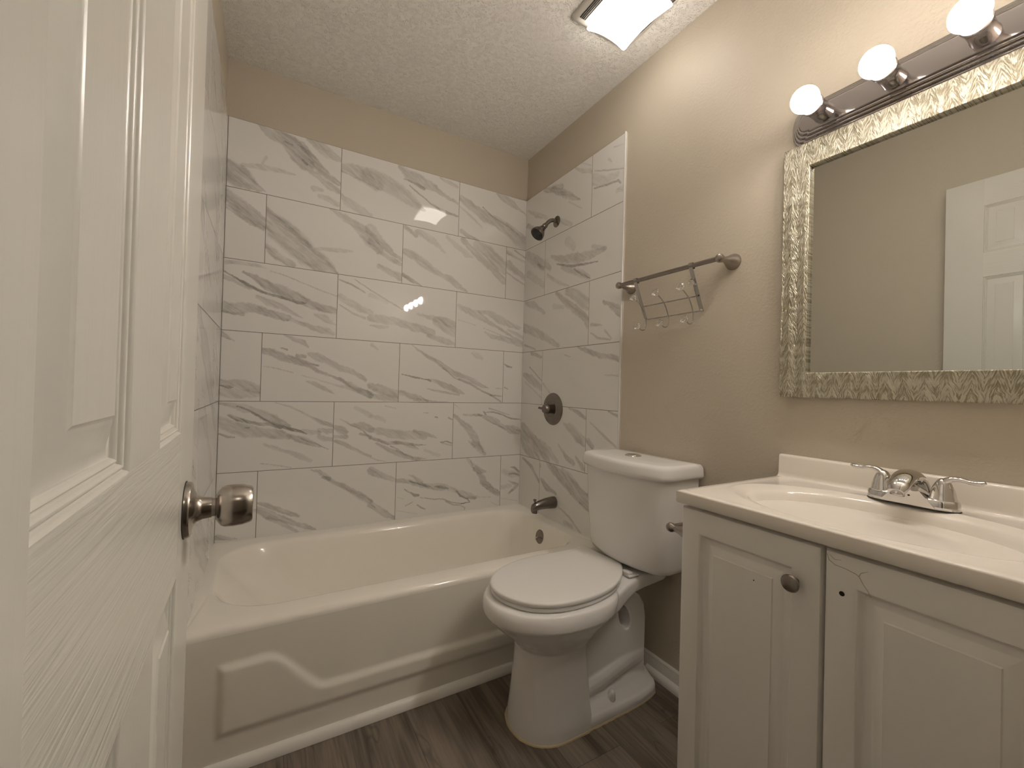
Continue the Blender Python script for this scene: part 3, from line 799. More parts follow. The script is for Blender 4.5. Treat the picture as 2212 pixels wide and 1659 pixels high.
sh = thing('wall_shower', 'small dark nickel shower head on bent arm in tiled corner', 'shower head', (-.008, -.318, 1.988))
bm = bmesh.new(); lathe(bm, [(0, .030), (.003, .030), (.008, .022), (.011, .012)], (-.0075, -.318, 1.988), (-1, 0, 0), 32)
obj('arm_flange', bm, M_BRONZE, sh)
bm = bmesh.new()
arm = spline([(-.010, -.318, 1.988), (-.035, -.318, 1.990), (-.058, -.318, 1.978), (-.082, -.318, 1.952)], 6)
tube(bm, arm, .0105, 16); obj('shower_arm', bm, M_BRONZE, sh)
bm = bmesh.new()
d = Vector((-.66, 0, -.75)).normalized(); p0 = Vector((-.078, -.318, 1.956))
lathe(bm, [(0, .012), (.004, .014), (.020, .014), (.024, .013), (.030, .017), (.040, .019), (.052, .027), (.066, .035), (.078, .038), (.084, .038), (.084, .035)], p0, d, 36)
obj('head_shell', bm, M_BRONZE, sh)
bm = bmesh.new()
lathe(bm, [(.080, .0355), (.086, .034), (.089, .030), (.089, 0)], p0, d, 36)
dd, u_, v_ = frame(d)
for rr, cnt in ((.010, 6), (.019, 12), (.027, 18)):
    for k in range(cnt):
        a = 2*math.pi*k/cnt; lathe(bm, [(.088, .0018), (.0915, .0012), (.092, 0)], p0+(u_*math.cos(a)+v_*math.sin(a))*rr, d, 6)
obj('spray_face', bm, M_BLACK, sh)

# ------------------------------------------------------------------ toilet (u = distance from the right wall, v = along -y from its axis)
TY = -1.015
toi = thing('toilet', 'white two piece toilet with closed lid between bathtub and vanity', 'toilet', (-.36, TY, 0))
def T(u, v, z): return Vector((-u, TY-v, z))
def egg(ub, uf, hw, z, eb=2.6, ef=2.1, n=56, wc=.45):
    """closed outline; back end ub, front end uf, widest at fraction wc from back"""
    uc = ub+(uf-ub)*wc; out = []
    for i in range(n):
        a = 2*math.pi*i/n; c, s_ = math.cos(a), math.sin(a)
        e = ef if c > 0 else eb; r = uf-uc if c > 0 else uc-ub
        out.append(T(uc+math.copysign(abs(c)**(2/e), c)*r, math.copysign(abs(s_)**(2/e), s_)*hw, z))
    return out
bm = bmesh.new()
loft(bm, [egg(*q) for q in (
    (.385, .626, .121, .000, 9, 2.2), (.385, .624, .120, .03, 9, 2.2), (.392, .616, .113, .10, 9, 2.2), (.398, .609, .106, .18, 9, 2.2), (.400, .606, .101, .235, 8, 2.2),
    (.395, .608, .102, .262, 6, 2.2), (.372, .626, .117, .285, 4, 2.2), (.345, .655, .138, .312, 3, 2.15), (.318, .686, .158, .338, 2.6, 2.1), (.298, .708, .174, .361, 2.6, 2.1),
    (.287, .719, .184, .3735, 2.6, 2.1), (.282, .7225, .1880, .3795, 2.6, 2.1), (.277, .724, .1885, .392, 2.6, 2.1), (.272, .7235, .187, .405, 2.6, 2.1), (.272, .720, .184, .415, 2.6, 2.1), (.275, .714, .180, .423, 2.6, 2.1), (.285, .70, .170, .4265, 2.6, 2.1))])
# foot plate with its sloping ledge
def foot(z, i): return egg(.055+i*.6, .61-i*.2, .118-i, z, 5, 2.2, 56, .62)
loft(bm, [foot(0, 0), foot(.020, 0), foot(.030, .004), foot(.036, .012), foot(.060, .034), foot(.085, .050), foot(.10, .056)])
# trapway web with a hole through it
ol = [(.108, .02), (.108, .27), (.116, .315), (.14, .352), (.18, .378), (.24, .38), (.34, .36), (.43, .31), (.43, .02)]
hole = [(.212+.025*math.cos(a)+.015*math.sin(a), .288+.046*math.sin(a)) for a in np.linspace(0, 2*math.pi, 20, endpoint=False)]
vo = [bm.verts.new(T(u, -.066, z)) for u, z in ol]; vh = [bm.verts.new(T(u, -.066, z)) for u, z in hole]
es = [bm.edges.new((L_[i], L_[(i+1) % len(L_)])) for L_ in (vo, vh) for i in range(len(L_))]
g = bmesh.ops.triangle_fill(bm, edges=es, use_beauty=True, use_dissolve=False)
fs = [f for f in g['geom'] if isinstance(f, bmesh.types.BMFace)]
ex = bmesh.ops.extrude_face_region(bm, geom=fs)
bmesh.ops.translate(bm, verts=[v for v in ex['geom'] if isinstance(v, bmesh.types.BMVert)], vec=(0, -.132, 0))
# swell of the trapway low on the web
loft(bm, [[T(u, hw*math.cos(a), z+rz*math.sin(a)) for a in np.linspace(0, 2*math.pi, 24, endpoint=False)] for u, z, hw, rz in
          ((.44, .085, .080, .05), (.38, .09, .086, .055), (.31, .10, .085, .06), (.24, .115, .080, .065), (.18, .125, .075, .07), (.115, .13, .070, .075))])
# deck under the tank
def sec(u, hw, z0, z1): return [T(u, hw*math.copysign(abs(math.cos(a))**.35, math.cos(a)), (z0+z1)/2+(z1-z0)/2*math.copysign(abs(math.sin(a))**.4, math.sin(a))) for a in np.linspace(0, 2*math.pi, 32, endpoint=False)]
loft(bm, [sec(.038, .100, .405, .437), (sec(.06, .105, .398, .439)), sec(.10, .105, .394, .440), sec(.16, .104, .388, .440), sec(.20, .104, .380, .438), sec(.25, .113, .360, .432), sec(.30, .130, .345, .425), sec(.38, .150, .345, .418)])
bowl = obj('bowl', bm, M_CERAMIC, toi)
rm = bowl.modifiers.new('r', 'REMESH'); rm.mode = 'VOXEL'; rm.voxel_size = .0034
smo = bowl.modifiers.new('s', 'SMOOTH'); smo.iterations = 4; smo.factor = .5
bake(bowl)

def tankloop(z, hw, ub, uf, bulge, n=40, rc=.03):
    """D plan: flat back, bowed front"""
    pts = [(v, uf+bulge*(1-(v/hw)**2)) for v in np.linspace(-hw, hw, n)]
    c = []
    # front corners rounded
    for v, u in pts:
        k = max(0, (abs(v)-(hw-rc))/rc); c.append((v, u-rc*(1-math.sqrt(max(0, 1-k*k)))))
    out = [T(u, v, z) for v, u in c]
    out += [T(u, hw, z) for u in np.linspace(c[-1][1], ub, 6)[1:]]+[T(ub, v, z) for v in np.linspace(hw, -hw, 10)[1:-1]]+[T(u, -hw, z) for u in np.linspace(ub, c[0][1], 6)[:-1]]
    return out
bm = bmesh.new()
loft(bm, [tankloop(.456, .165, .03, .135, .040), tankloop(.458, .176, .024, .148, .040), tankloop(.466, .184, .02, .160, .042), tankloop(.482, .189, .018, .167, .043), tankloop(.62, .199, .016, .176, .044), tankloop(.790, .206, .014, .182, .045)])
obj('tank', bm, M_CERAMIC, toi, 60)
bm = bmesh.new()
loft(bm, [tankloop(.788, .208, .012, .184, .046), tankloop(.790, .2155, .008, .191, .048), tankloop(.798, .219, .006, .195, .048), tankloop(.806, .2185, .006, .194, .048),
          tankloop(.826, .217, .007, .192, .048), tankloop(.834, .2145, .009, .189, .048), tankloop(.839, .209, .014, .183, .047), tankloop(.841, .198, .024, .170, .045), tankloop(.8425, .15, .06, .13, .03)])
obj('tank_lid', bm, M_CERAMIC, toi, 60)
bm = bmesh.new()
lathe(bm, [(0, .031), (.003, .031), (.005, .029), (.005, .025), (.0075, .024), (.0085, .021), (.0085, 0)], T(.112, -.01, .8395), (0, 0, 1), 36)
obj('flush_button', bm, M_CHROME, toi)
LID = [(.196, -.842), (.192, -.94), (.184, -1.018), (.213, -1.066), (.27, -1.117), (.338, -1.156), (.423, -1.177), (.51, -1.180), (.588, -1.163), (.648, -1.124), (.686, -1.064), (.698, -1.009),
       (.689, -.960), (.662, -.917), (.612, -.876), (.525, -.843), (.43, -.834), (.34, -.840), (.27, -.842), (.215, -.836)]
LC = np.array([.445, -1.0])
def seatl(k, z):
    """closed lid outline (the lid sits a little twisted on its hinges), shrunk by k"""
    m = len(LID); P_ = np.array(spline(LID[-3:]+LID+LID[:3], 5)); P_ = P_[10:10+5*m]
    d = P_-LC; r_ = np.hypot(d[:, 0], d[:, 1])[:, None]; P_ = LC+d*(r_-k)/r_
    return [Vector((-u, y, z)) for u, y in P_]
bm = bmesh.new()
loft(bm, [seatl(i, z) for i, z in ((.010, .4275), (.005, .429), (.003, .432), (.003, .438), (.005, .441), (.010, .4425))])
obj('seat', bm, M_SEAT, toi, 60)
bm = bmesh.new()
loft(bm, [seatl(i, z) for i, z in ((.006, .4435), (.001, .445), (0, .4475), (0, .4525), (.0012, .4560), (.004, .4580), (.012, .4592), (.06, .4600), (.12, .4602))])
obj('seat_lid', bm, M_SEAT, toi, 60)
for s_ in (-1, 1):
    bm = bmesh.new()
    p = T(.196, s_*.072, 0)
    box(bm, p.x-.026, p.x+.020, p.y-.022, p.y+.022, .438, .444, .0015); box(bm, p.x-.026, p.x-.006, p.y-.016, p.y+.016, .443, .454, .003)
    lathe(bm, [(0, .003), (.004, .003), (.005, 0)], (p.x+.014, p.y, .4435), (0, 0, 1), 12)
    obj('seat_hinge', bm, M_SEAT, toi)
    bm = bmesh.new(); lathe(bm, [(0, .017), (.004, .0165), (.022, .012), (.030, .0095), (.033, .006), (.034, 0)], T(.29, s_*.086, .042), (0, -s_*.25, 1), 24)
    obj('bolt_cap', bm, M_SEAT, toi)
bm = bmesh.new()                       # old caulk line round the foot
def outline(k, z): 
    A = egg(.05-k, .615+k, .1195+k, z, 5, 2.2, 72, .62); return A
fr = []
N = 72
base = [egg(.055, .61, .118, 0, 5, 2.2, N, .62), egg(.385, .628, .1225, 0, 9, 2.2, N)]
pts2 = []
for i in range(N):
    a = 2*math.pi*i/N; dirv = Vector((-math.cos(a), -math.sin(a), 0)); c0 = T(.36, 0, 0)
    best = 0
    for B in base:
        for p, q_ in zip(B, B[1:]+B[:1]):
            p2, q2 = p-c0, q_-c0; e = q2-p2; den = dirv.x*e.y-dirv.y*e.x
            if abs(den) < 1e-9: continue
            t = (p2.x*e.y-p2.y*e.x)/den; k = (p2.x*dirv.y-p2.y*dirv.x)/den
            if t > 0 and 0 <= k <= 1: best = max(best, t)
    pts2.append((c0, dirv, best))
rr = [.0035+.0022*random.random() for _ in pts2]
loft(bm, [[c0+dv*(b-.006)+Vector((0, 0, .0005)) for c0, dv, b in pts2], [c0+dv*(b+r_)+Vector((0, 0, .0005)) for (c0, dv, b), r_ in zip(pts2, rr)],
          [c0+dv*(b+r_*.5)+Vector((0, 0, .004)) for (c0, dv, b), r_ in zip(pts2, rr)], [c0+dv*(b-.006)+Vector((0, 0, .006)) for c0, dv, b in pts2]], False, False)
obj('caulk_bead', bm, M_CAULK, toi, label='yellowed caulk bead')

# ------------------------------------------------------------------ vanity cabinet
VY0, VY1 = -1.497, -2.097; XD = -.452; VT = .818
van = thing('vanity_cabinet', 'white two door vanity cabinet under the sink top with one knob missing', 'cabinet', (-.22, -1.797, 0))
bm = bmesh.new()
xa = XD+.020
box(bm, xa, -.003, VY0-.016, VY0, 0, VT+.005, .001); box(bm, xa, -.003, VY1, VY1+.016, 0, VT+.005, .001)
box(bm, -.012, -.003, VY1+.016, VY0-.016, .09, VT+.004); box(bm, xa, -.012, VY1+.016, VY0-.016, .09, .106)
box(bm, xa, xa+.016, VY1+.016, VY0-.016, VT-.03, VT+.004); box(bm, xa, xa+.016, -1.815, -1.777, .106, VT-.03); box(bm, XD+.075, XD+.09, VY1+.016, VY0-.016, 0, .09)
obj('carcass', bm, M_CAB, van)
prof = spline([(0, 0), (.0025, -.0010), (.0055, -.0055), (.0085, -.0105), (.0115, -.0120), (.0150, -.0122), (.0200, -.0122), (.0225, -.0114)], 3)+[(.0355, -.0032), (.0368, -.0028), (.0378, -.0018), (.0390, -.0002)]
def vdoor(y0, y1, name):
    w = abs(y1-y0); z0, z1 = .10, VT-.004
    bm = bmesh.new()
    board(bm, w, z1-z0, .0185, [(.047, w-.047, .055, z1-z0-.052)], prof, lambda a, b, d: Vector((XD-d, y0-a, z0+b)), .0075)
    return obj(name, bm, M_CAB, van, 30)
d1 = vdoor(VY0+.003, -1.7935, 'cabinet_door'); d1['label'] = 'left door with round nickel knob'
d2 = vdoor(-1.7985, VY1-.001, 'cabinet_door'); d2['label'] = 'right door with empty knob hole and chipped corner'
bm = bmesh.new(); lathe(bm, [(-.001, .006), (.010, .006), (.014, .012), (.018, .0155), (.022, .0165), (.025, .0145), (.0265, .009), (.027, 0)], (XD, -1.752, .737), (-1, 0, 0), 32)
obj('door_knob', bm, M_NICKELD, d1)
bm = bmesh.new(); lathe(bm, [(-.0005, .0042), (.0004, .0042), (.0005, 0)], (XD, -1.826, .745), (-1, 0, 0), 16)
obj('knob_hole', bm, M_HOLE, d2)
bm = bmesh.new(); lathe(bm, [(-.0005, .0013), (.0004, .0013), (.0005, 0)], (XD, -1.672, .706), (-1, 0, 0), 10)
obj('pinhole', bm, M_HOLE, d1)
bm = bmesh.new()                         # peeled foil on the right door's corner: thin raised flake edge and crack
def dl(pts, r): tube(bm, [(XD, y+random.uniform(-.0008, .0008), z+random.uniform(-.0008, .0008)) for y, z in pts], [q*.7 for q in r], 6)
dl([(-1.803, .806), (-1.806, .797), (-1.815, .791), (-1.830, .790), (-1.846, .787), (-1.850, .783), (-1.856, .773), (-1.862, .765), (-1.866, .757)], [.0009, .0011, .001, .0008, .001, .001, .0008, .0008, .0005])
dl([(-1.850, .783), (-1.853, .790), (-1.862, .797)], [.0009, .0008, .0004])
dl([(-1.806, .806), (-1.815, .801), (-1.824, .803)], [.0006, .0008, .0004])
obj('chipped_foil', bm, mat('exposed_foil_edge', (.46, .42, .36), .7), d2, label='cracked and peeling foil edge')

# paper holder on the side of the vanity
ph = thing('paper_holder', 'brushed nickel toilet paper holder on the vanity side beside the tank', 'toilet paper holder', (-.33, -1.497, .735))
POST = [(0, .022), (.005, .022), (.016, .018), (.032, .0115), (.046, .0082), (.054, .0080), (.058, .0105), (.063, .0122), (.070, .0115), (.075, .0075), (.0765, 0)]
for x in (-.412, -.255):
    bm = bmesh.new(); lathe(bm, POST, (x, -1.4965, .738), (0, 1, 0), 32); obj('post', bm, M_NICKELD, ph)
bm = bmesh.new(); tube(bm, [(-.408, -1.434, .738), (-.258, -1.434, .738)], .0075, 16); obj('roller', bm, M_NICKELD, ph)

# ------------------------------------------------------------------ vanity top with integral sink
top = thing('bathroom_sink', 'off white cultured marble vanity top with integral oval sink', 'sink', (-.23, -1.797, .822))
bm = bmesh.new()
TX0, TX1, TY0, TY1 = -.468, -.001, -2.103, -1.490
ZT = .853
EC = (-.262, -1.797); N = 96
def rad_rect(a, x0, x1, y0, y1):
    c, s_ = math.cos(a), math.sin(a); t = 9
    if c > 1e-9: t = min(t, (x1-EC[0])/c)
    if c < -1e-9: t = min(t, (x0-EC[0])/c)
    if s_ > 1e-9: t = min(t, (y1-EC[1])/s_)
    if s_ < -1e-9: t = min(t, (y0-EC[1])/s_)
    return (EC[0]+c*t, EC[1]+s_*t)
angs = [2*math.pi*i/N for i in range(N)]
for cx, cy in ((TX0, TY0), (TX0, TY1), (TX1, TY0), (TX1, TY1)):      # snap one ray to each corner
    a = math.atan2(cy-EC[1], cx-EC[0]) % (2*math.pi); k = min(range(N), key=lambda i: abs(angs[i]-a)); angs[k] = a
def rl(ins, z): return [Vector((*rad_rect(a, TX0+ins, TX1, TY0+ins, TY1-ins), z)) for a in angs]
def el(rx, ry, z, dx=0):
    out = []
    for a in angs:
        c, s_ = math.cos(a)*ry, math.sin(a)*rx; k = math.hypot(c, s_); out.append(Vector((EC[0]+dx+rx*ry*math.cos(a)/k, EC[1]+rx*ry*math.sin(a)/k, z)))
    return out
loft(bm, [rl(.012, VT+.0065), rl(.002, VT+.0065), rl(0, VT+.009), rl(0, ZT-.0035), rl(.001, ZT-.001), rl(.003, ZT), rl(.018, ZT),
          el(.186, .285, ZT-.0002), el(.182, .279, ZT+.0012), el(.176, .270, ZT+.0008), el(.166, .252, ZT-.003), el(.160, .243, ZT-.005), el(.155, .236, ZT-.0095), el(.150, .229, ZT-.018), el(.138, .212, ZT-.045, .002),
          el(.115, .180, ZT-.085, .005), el(.085, .130, ZT-.112, .010), el(.05, .075, ZT-.126, .014), el(.022, .022, ZT-.130, .018)])
obj('countertop', bm, M_MARBLE, top, 50)
bm = bmesh.new()
pr = [(-.001, ZT-.001)]+[(-.034+.012*math.sin(a), ZT-.0005+.012*(1-math.cos(a))) for a in np.linspace(0, math.pi/2, 6)]
pr = [(-.001, ZT-.001), (-.034, ZT-.001), (-.028, ZT+.001), (-.0235, ZT+.005), (-.022, ZT+.011), (-.0205, ZT+.056), (-.018, ZT+.061), (-.013, ZT+.063), (-.001, ZT+.063)]
loft(bm, [[Vector((x, TY1, z)) for x, z in pr], [Vector((x, TY0, z)) for x, z in pr]])
obj('backsplash', bm, M_MARBLE, top, 50)
bm = bmesh.new(); lathe(bm, [(0, .021), (.003, .021), (.004, .017), (.004, 0)], (-.244, -1.797, ZT-.1305), (0, 0, 1), 24)
obj('drain', bm, M_CHROME, top)

# ------------------------------------------------------------------ faucet
FX, FY = -.078, -1.804; FZ = ZT+.0005
fa = thing('bathroom_faucet', 'chrome two handle centerset faucet behind the oval sink', 'faucet', (FX, FY, FZ))
bm = bmesh.new()
def plate(s_, z):
    out = []
    for i in range(64):
        a = 2*math.pi*i/64; c, q = math.cos(a), math.sin(a)
        y = math.copysign(abs(c)**.8, c)*(.078-s_); w = .0265-s_-.004*math.cos(math.pi*min(1, abs(y)/.05))*.5
        out.append(Vector((FX-math.copysign(abs(q)**.75, q)*w, FY+y, z)))
    return out
loft(bm, [plate(0, FZ+.002), plate(0, FZ+.016), plate(.002, FZ+.021), plate(.006, FZ+.0235)])
obj('base_plate', bm, M_CHROME, fa, 50)
bm = bmesh.new(); loft(bm, [plate(-.0012, FZ), plate(-.0012, FZ+.0022)]); obj('gasket', bm, M_BLACK, fa)
bm = bmesh.new()
# spout: swept sections from the plate forward over the basin
secs = [(.012, .010, .030, .004, .0), (.004, .045, .026, .016, .0), (-.012, .066, .023, .017, 0), (-.034, .068, .022, .016, 0), (-.056, .060, .0205, .014, 0), (-.076, .046, .018, .012, 0), (-.084, .036, .013, .008, 0)]
loops = []
cen = [(.016, .016), (.008, .046), (-.010, .062), (-.034, .063), (-.058, .055), (-.076, .044), (-.086, .036)]
wid = [.033, .028, .0245, .0225, .021, .019, .014]; hei = [.016, .016, .0155, .014, .0125, .012, .008]
for i, (c, w, h) in enumerate(zip(cen, wid, hei)):
    t0 = cen[max(i-1, 0)]; t1 = cen[min(i+1, len(cen)-1)]; tx, tz = t1[0]-t0[0], t1[1]-t0[1]; k = math.hypot(tx, tz); nx_, nz_ = -tz/k, tx/k
    if nz_ < 0 or (abs(nz_) < .2 and nx_ > 0): nx_, nz_ = -nx_, -nz_
    loops.append([Vector((FX+c[0]+nx_*h*math.sin(a), FY+w*math.cos(a), FZ+c[1]+nz_*h*math.sin(a))) for a in np.linspace(0, 2*math.pi, 32, endpoint=False)])
lo2 = []
for u in np.linspace(0, 1, 25):          # smooth the sections
    f = u*(len(loops)-1); i = min(int(f), len(loops)-2)
    lo2.append([Vector(spline([tuple(L_[k]) for L_ in loops], 4)[int(round(u*4*(len(loops)-1)))]) for k in range(32)])
loft(bm, lo2)
# wedge skirt under the spout
loft(bm, [[Vector((FX+x, FY+y, FZ+z)) for x, y, z in L_] for L_ in (
    [(-.028, -.046, .004), (-.028, .046, .004), (.016, .040, .004), (.016, -.040, .004)], [(-.030, -.024, .032), (-.030, .024, .032), (.014, .026, .034), (.014, -.026, .034)],
    [(-.030, -.010, .054), (-.030, .010, .054), (.010, .014, .058), (.010, -.014, .058)])])
lathe(bm, [(0, .0125), (.014, .0125), (.014, .010), (.011, .009)], (FX-.074, FY, FZ+.042), (-.35, 0, -1), 24)
obj('spout', bm, M_CHROME, fa, 50)
bm = bmesh.new(); lathe(bm, [(0, .0022), (.0008, .0022), (.001, 0)], (FX-.0288, FY-.004, FZ+.024), (-1, 0, .1), 12); obj('spout_dot', bm, M_HOLE, fa)
for s_ in (-1, 1):
    bm = bmesh.new()
    c = Vector((FX, FY-s_*.051, FZ))
    lathe(bm, [(.021, .0225), (.024, .0228), (.026, .0215), (.034, .0205), (.046, .0175), (.056, .0135), (.063, .0095), (.067, .004), (.0675, 0)], c, (0, 0, 1), 32)
    pts = spline([c+Vector((0, 0, .044)), c+Vector((0, -s_*.002, .058)), c+Vector((0, -s_*.012, .067)), c+Vector((-.001, -s_*.026, .069)), c+Vector((-.002, -s_*.042, .0665)), c+Vector((-.002, -s_*.054, .067)), c+Vector((-.002, -s_*.062, .070))], 5)
    rd = [r[0] for r in spline([(.013,), (.011,), (.0085,), (.0068,), (.0066,), (.0078,), (.0045,)], 5)]
    tube(bm, pts, rd, 16, flat=.72, upd=(0, 0, 1)); obj('lever_handle', bm, M_CHROME, fa, 50)
bm = bmesh.new(); lathe(bm, [(.015, .0028), (.048, .0028), (.048, .0065), (.056, .0065), (.059, .0075), (.061, .0115), (.063, .0115), (.0635, 0)], (FX+.024, FY, FZ), (0, 0, 1), 20)
obj('lift_rod', bm, M_CHROME, fa)

# ------------------------------------------------------------------ mirror
mi = thing('wall_mirror', 'rectangular wall mirror with textured champagne leaf frame above the vanity', 'mirror', (-.001, -1.797, 1.083))
MY0, MY1, MZ0, MZ1 = -1.486, -2.106, 1.083, 1.809; FW = .0705
bm = bmesh.new()
def fr_loop(i, d): return [Vector((-d, y, z)) for y, z in ((MY0-i, MZ0+i), (MY1+i, MZ0+i), (MY1+i, MZ1-i), (MY0-i, MZ1-i))]
loft(bm, [fr_loop(0, .001), fr_loop(0, .019), fr_loop(.002, .0215), fr_loop(FW-.002, .0215), fr_loop(FW, .019), fr_loop(FW, .006)], False, False)
obj('mirror_frame', bm, M_LEAF, mi)
bm = bmesh.new()
loft(bm, [fr_loop(FW-.004, .004), fr_loop(FW-.004, .0075)])
obj('mirror_glass', bm, M_MIRROR, mi, flat=True)

# ------------------------------------------------------------------ vanity light bar
vl = thing('vanity_light', 'chrome four bulb vanity light bar above the framed mirror', 'light', (-.001, -1.82, 1.862))
LY0, LY1, LZ = -1.502, -2.115, 1.862
def bar_loop(i, d):
    """plaque outline: long sides, and at each end a notch then a shallow arc"""
    hz = .0590-i; e0, e1 = LY0-i, LY1+i; n = 10; out = []
    arc = lambda yb, s_: [(yb-s_*(.022-.022*math.sin(t)), hz*.86*math.cos(t)) for t in np.linspace(0, math.pi, n)]
    L_ = [(e0-.030, hz), (e0-.026, hz*.97), (e0-.026, hz*.88)]+[(e0-.022+.022*math.sin(t), hz*.86*math.cos(t)) for t in np.linspace(0, math.pi, n)]+[(e0-.026, -hz*.88), (e0-.026, -hz*.97), (e0-.030, -hz)]
    R_ = [(e1+.030, -hz), (e1+.026, -hz*.97), (e1+.026, -hz*.88)]+[(e1+.022-.022*math.sin(t), -hz*.86*math.cos(t)) for t in np.linspace(0, math.pi, n)]+[(e1+.026, hz*.88), (e1+.026, hz*.97), (e1+.030, hz)]
    return [Vector((-d, y, LZ+z)) for y, z in L_+R_]
bm = bmesh.new()
st = []
prof_ = [(0, .001), (0, .004)]
for k in range(4):                     # four rounded ridges stepping up to the flat face
    i0, d0 = .0073*k, .004+.0066*k
    prof_ += [(i0, d0+.0030), (i0+.0008, d0+.0052), (i0+.0024, d0+.0064), (i0+.0052, d0+.0062), (i0+.0066, d0+.0046), (i0+.0073, d0+.0046)]
prof_ += [(.0292, .0320), (.0310, .0335), (.034, .0337)]
for i, d in prof_: st.append(bar_loop(i, d))
loft(bm, st, False, True)
obj('back_plate', bm, M_CHROMED, vl, 25)
for k in range(4):
    y = -1.595-.1502*k
    bm = bmesh.new(); lathe(bm, [(.030, .0245), (.036, .0245), (.040, .0235), (.066, .0232), (.086, .0235), (.092, .0262), (.098, .0266), (.100, .0250), (.100, .019), (.092, .017)], (0, y, LZ), (-1, 0, 0), 36)
    obj('socket', bm, M_CHROMED, vl)
    bm = bmesh.new()
    R = .0325; c = .133
    pr = [(.092, .0150), (.100, .0160)]+[(c-R*math.cos(a), R*math.sin(a)) for a in np.linspace(.62, math.pi, 18)]
    lathe(bm, pr, (0, y, LZ), (-1, 0, 0), 36)
    obj('bulb', bm, M_BULB, vl, 80)

# ------------------------------------------------------------------ bath fan light in the ceiling
fl = thing('exhaust_fan_light', 'square white bath fan with lit opal lens on the popcorn ceiling', 'ceiling light', (-.262, -1.06, H))
FXa, FXb, FYa, FYb = -.398, -.122, -1.215, -.918
bm = bmesh.new()
def fl_loop(i, z, r=.02): return [Vector((x, y, z)) for x, y in rrect(FXa+i, FXb-i, FYa+i, FYb-i, (max(r-i, .004),)*4, 6)]
loft(bm, [fl_loop(0, H-.001), fl_loop(0, H-.006), fl_loop(.003, H-.011), fl_loop(.010, H-.016), fl_loop(.020, H-.019), fl_loop(.05, H-.021)])
obj('fan_cover', bm, M_FANW, fl, 50)
for sx in (-1, 1):
    for k in range(4):
        x = (FXa+.020+k*.0068) if sx < 0 else (FXb-.022-k*.0055)
        bm = bmesh.new(); box(bm, x-.0016, x+.0016, FYa+.035, FYb-.035, H-.0212-.0004, H-.0165); obj('vent_slot', bm, M_HOLE, fl)
bm = bmesh.new()
def lens(i, z, n=10):
    """pillow lens outline: edges bow inward slightly towards pointed corners"""
    x0, x1, y0, y1 = -.349+i, -.156-i, -1.186+i, -.947-i; P_ = []
    xc, yc, hw, hh = (x0+x1)/2, (y0+y1)/2, (x1-x0)/2, (y1-y0)/2
    ring = rrect(x0, x1, y0, y1, (.012,)*4, 5); full = []
    for a, b in zip(ring, ring[1:]+ring[:1]):
        m = 10 if math.hypot(b[0]-a[0], b[1]-a[1]) > .03 else 1; full += [(a[0]+(b[0]-a[0])*k/m, a[1]+(b[1]-a[1])*k/m) for k in range(m)]
    for x, y in full:
        a, b = (x-xc)/hw, (y-yc)/hh
        P_.append(Vector((x-.006*a*abs(a)**7*(1-b*b), y-.006*b*abs(b)**7*(1-a*a), z+.006-.010*a*a*b*b)))
    return P_
loft(bm, [lens(.012, H-.026), lens(.002, H-.038), lens(0, H-.044), lens(.002, H-.047), lens(.02, H-.049), lens(.06, H-.050)])
obj('lens', bm, M_LENS, fl, 60)

# ------------------------------------------------------------------ towel bar and crystal hook rack
TB = thing('towel_bar', 'brushed nickel towel bar mounted above the toilet beside the tile edge', 'towel bar', (-.001, -1.095, 1.525))
BX, BZ = -.074, 1.526
PT = [(0, .027), (.004, .027), (.012, .024), (.028, .0165), (.042, .0112), (.054, .0090), (.061, .0092), (.0635, .0118), (.0665, .0122), (.068, .0115), (.074, .0140), (.081, .0128), (.086, .0075), (.0875, 0)]
for y in (-.868, -1.322):
    bm = bmesh.new(); lathe(bm, PT, (-.0005, y, BZ), (-1, 0, 0), 36); obj('post', bm, M_POST, TB)
bm = bmesh.new(); tube(bm, [(BX, -.870, BZ), (BX, -1.320, BZ)], .0080, 20); obj('bar', bm, M_NICKELD, TB)

RK = thing('hook_rack', 'flat steel over bar hook rack with clear acrylic knobs hanging from the towel bar', 'hook rack', (-.05, -1.085, 1.375))
xt, zt_, xb, zb = -.0835, 1.530, -.014, 1.376
def ln(t): return Vector((xt+(xb-xt)*t, 0, zt_+(zb-zt_)*t))
nrm = Vector((-(zt_-zb), 0, -(xb-xt))).normalized()
if nrm.x > 0: nrm = -nrm
for y in (-.962, -1.216):
    bm = bmesh.new(); hw = .0075; th = .0016
    p = [ln(1.0), ln(.5), ln(.02), Vector((-.0800, 0, 1.5358)), Vector((-.074, 0, 1.5368)), Vector((-.066, 0, 1.5345)), Vector((-.0618, 0, 1.526)), Vector((-.0650, 0, 1.5160))]
    L_ = []
    for i, q in enumerate(p):
        t = (p[min(i+1, len(p)-1)]-p[max(i-1, 0)]).normalized(); nn = Vector((t.z, 0, -t.x))
        L_.append([q+Vector((0, y+a, 0))+nn*b for a, b in ((-hw, 0), (hw, 0), (hw, th), (-hw, th))])
    loft(bm, L_); obj('strap', bm, M_STEEL, RK, 50)
    bm = bmesh.new(); lathe(bm, [(0, .0065), (.004, .0065), (.006, .004), (.0065, 0)], ln(.985)+Vector((0, y, 0))-nrm*.002, nrm, 16); obj('rivet', bm, M_CHROME, RK)
for t in (.985, .665):
    bm = bmesh.new(); q = ln(t)+nrm*.003; tube(bm, [q+Vector((0, -.966, 0)), q+Vector((0, -1.220, 0))], .0024, 10); obj('cross_wire', bm, M_STEEL, RK)
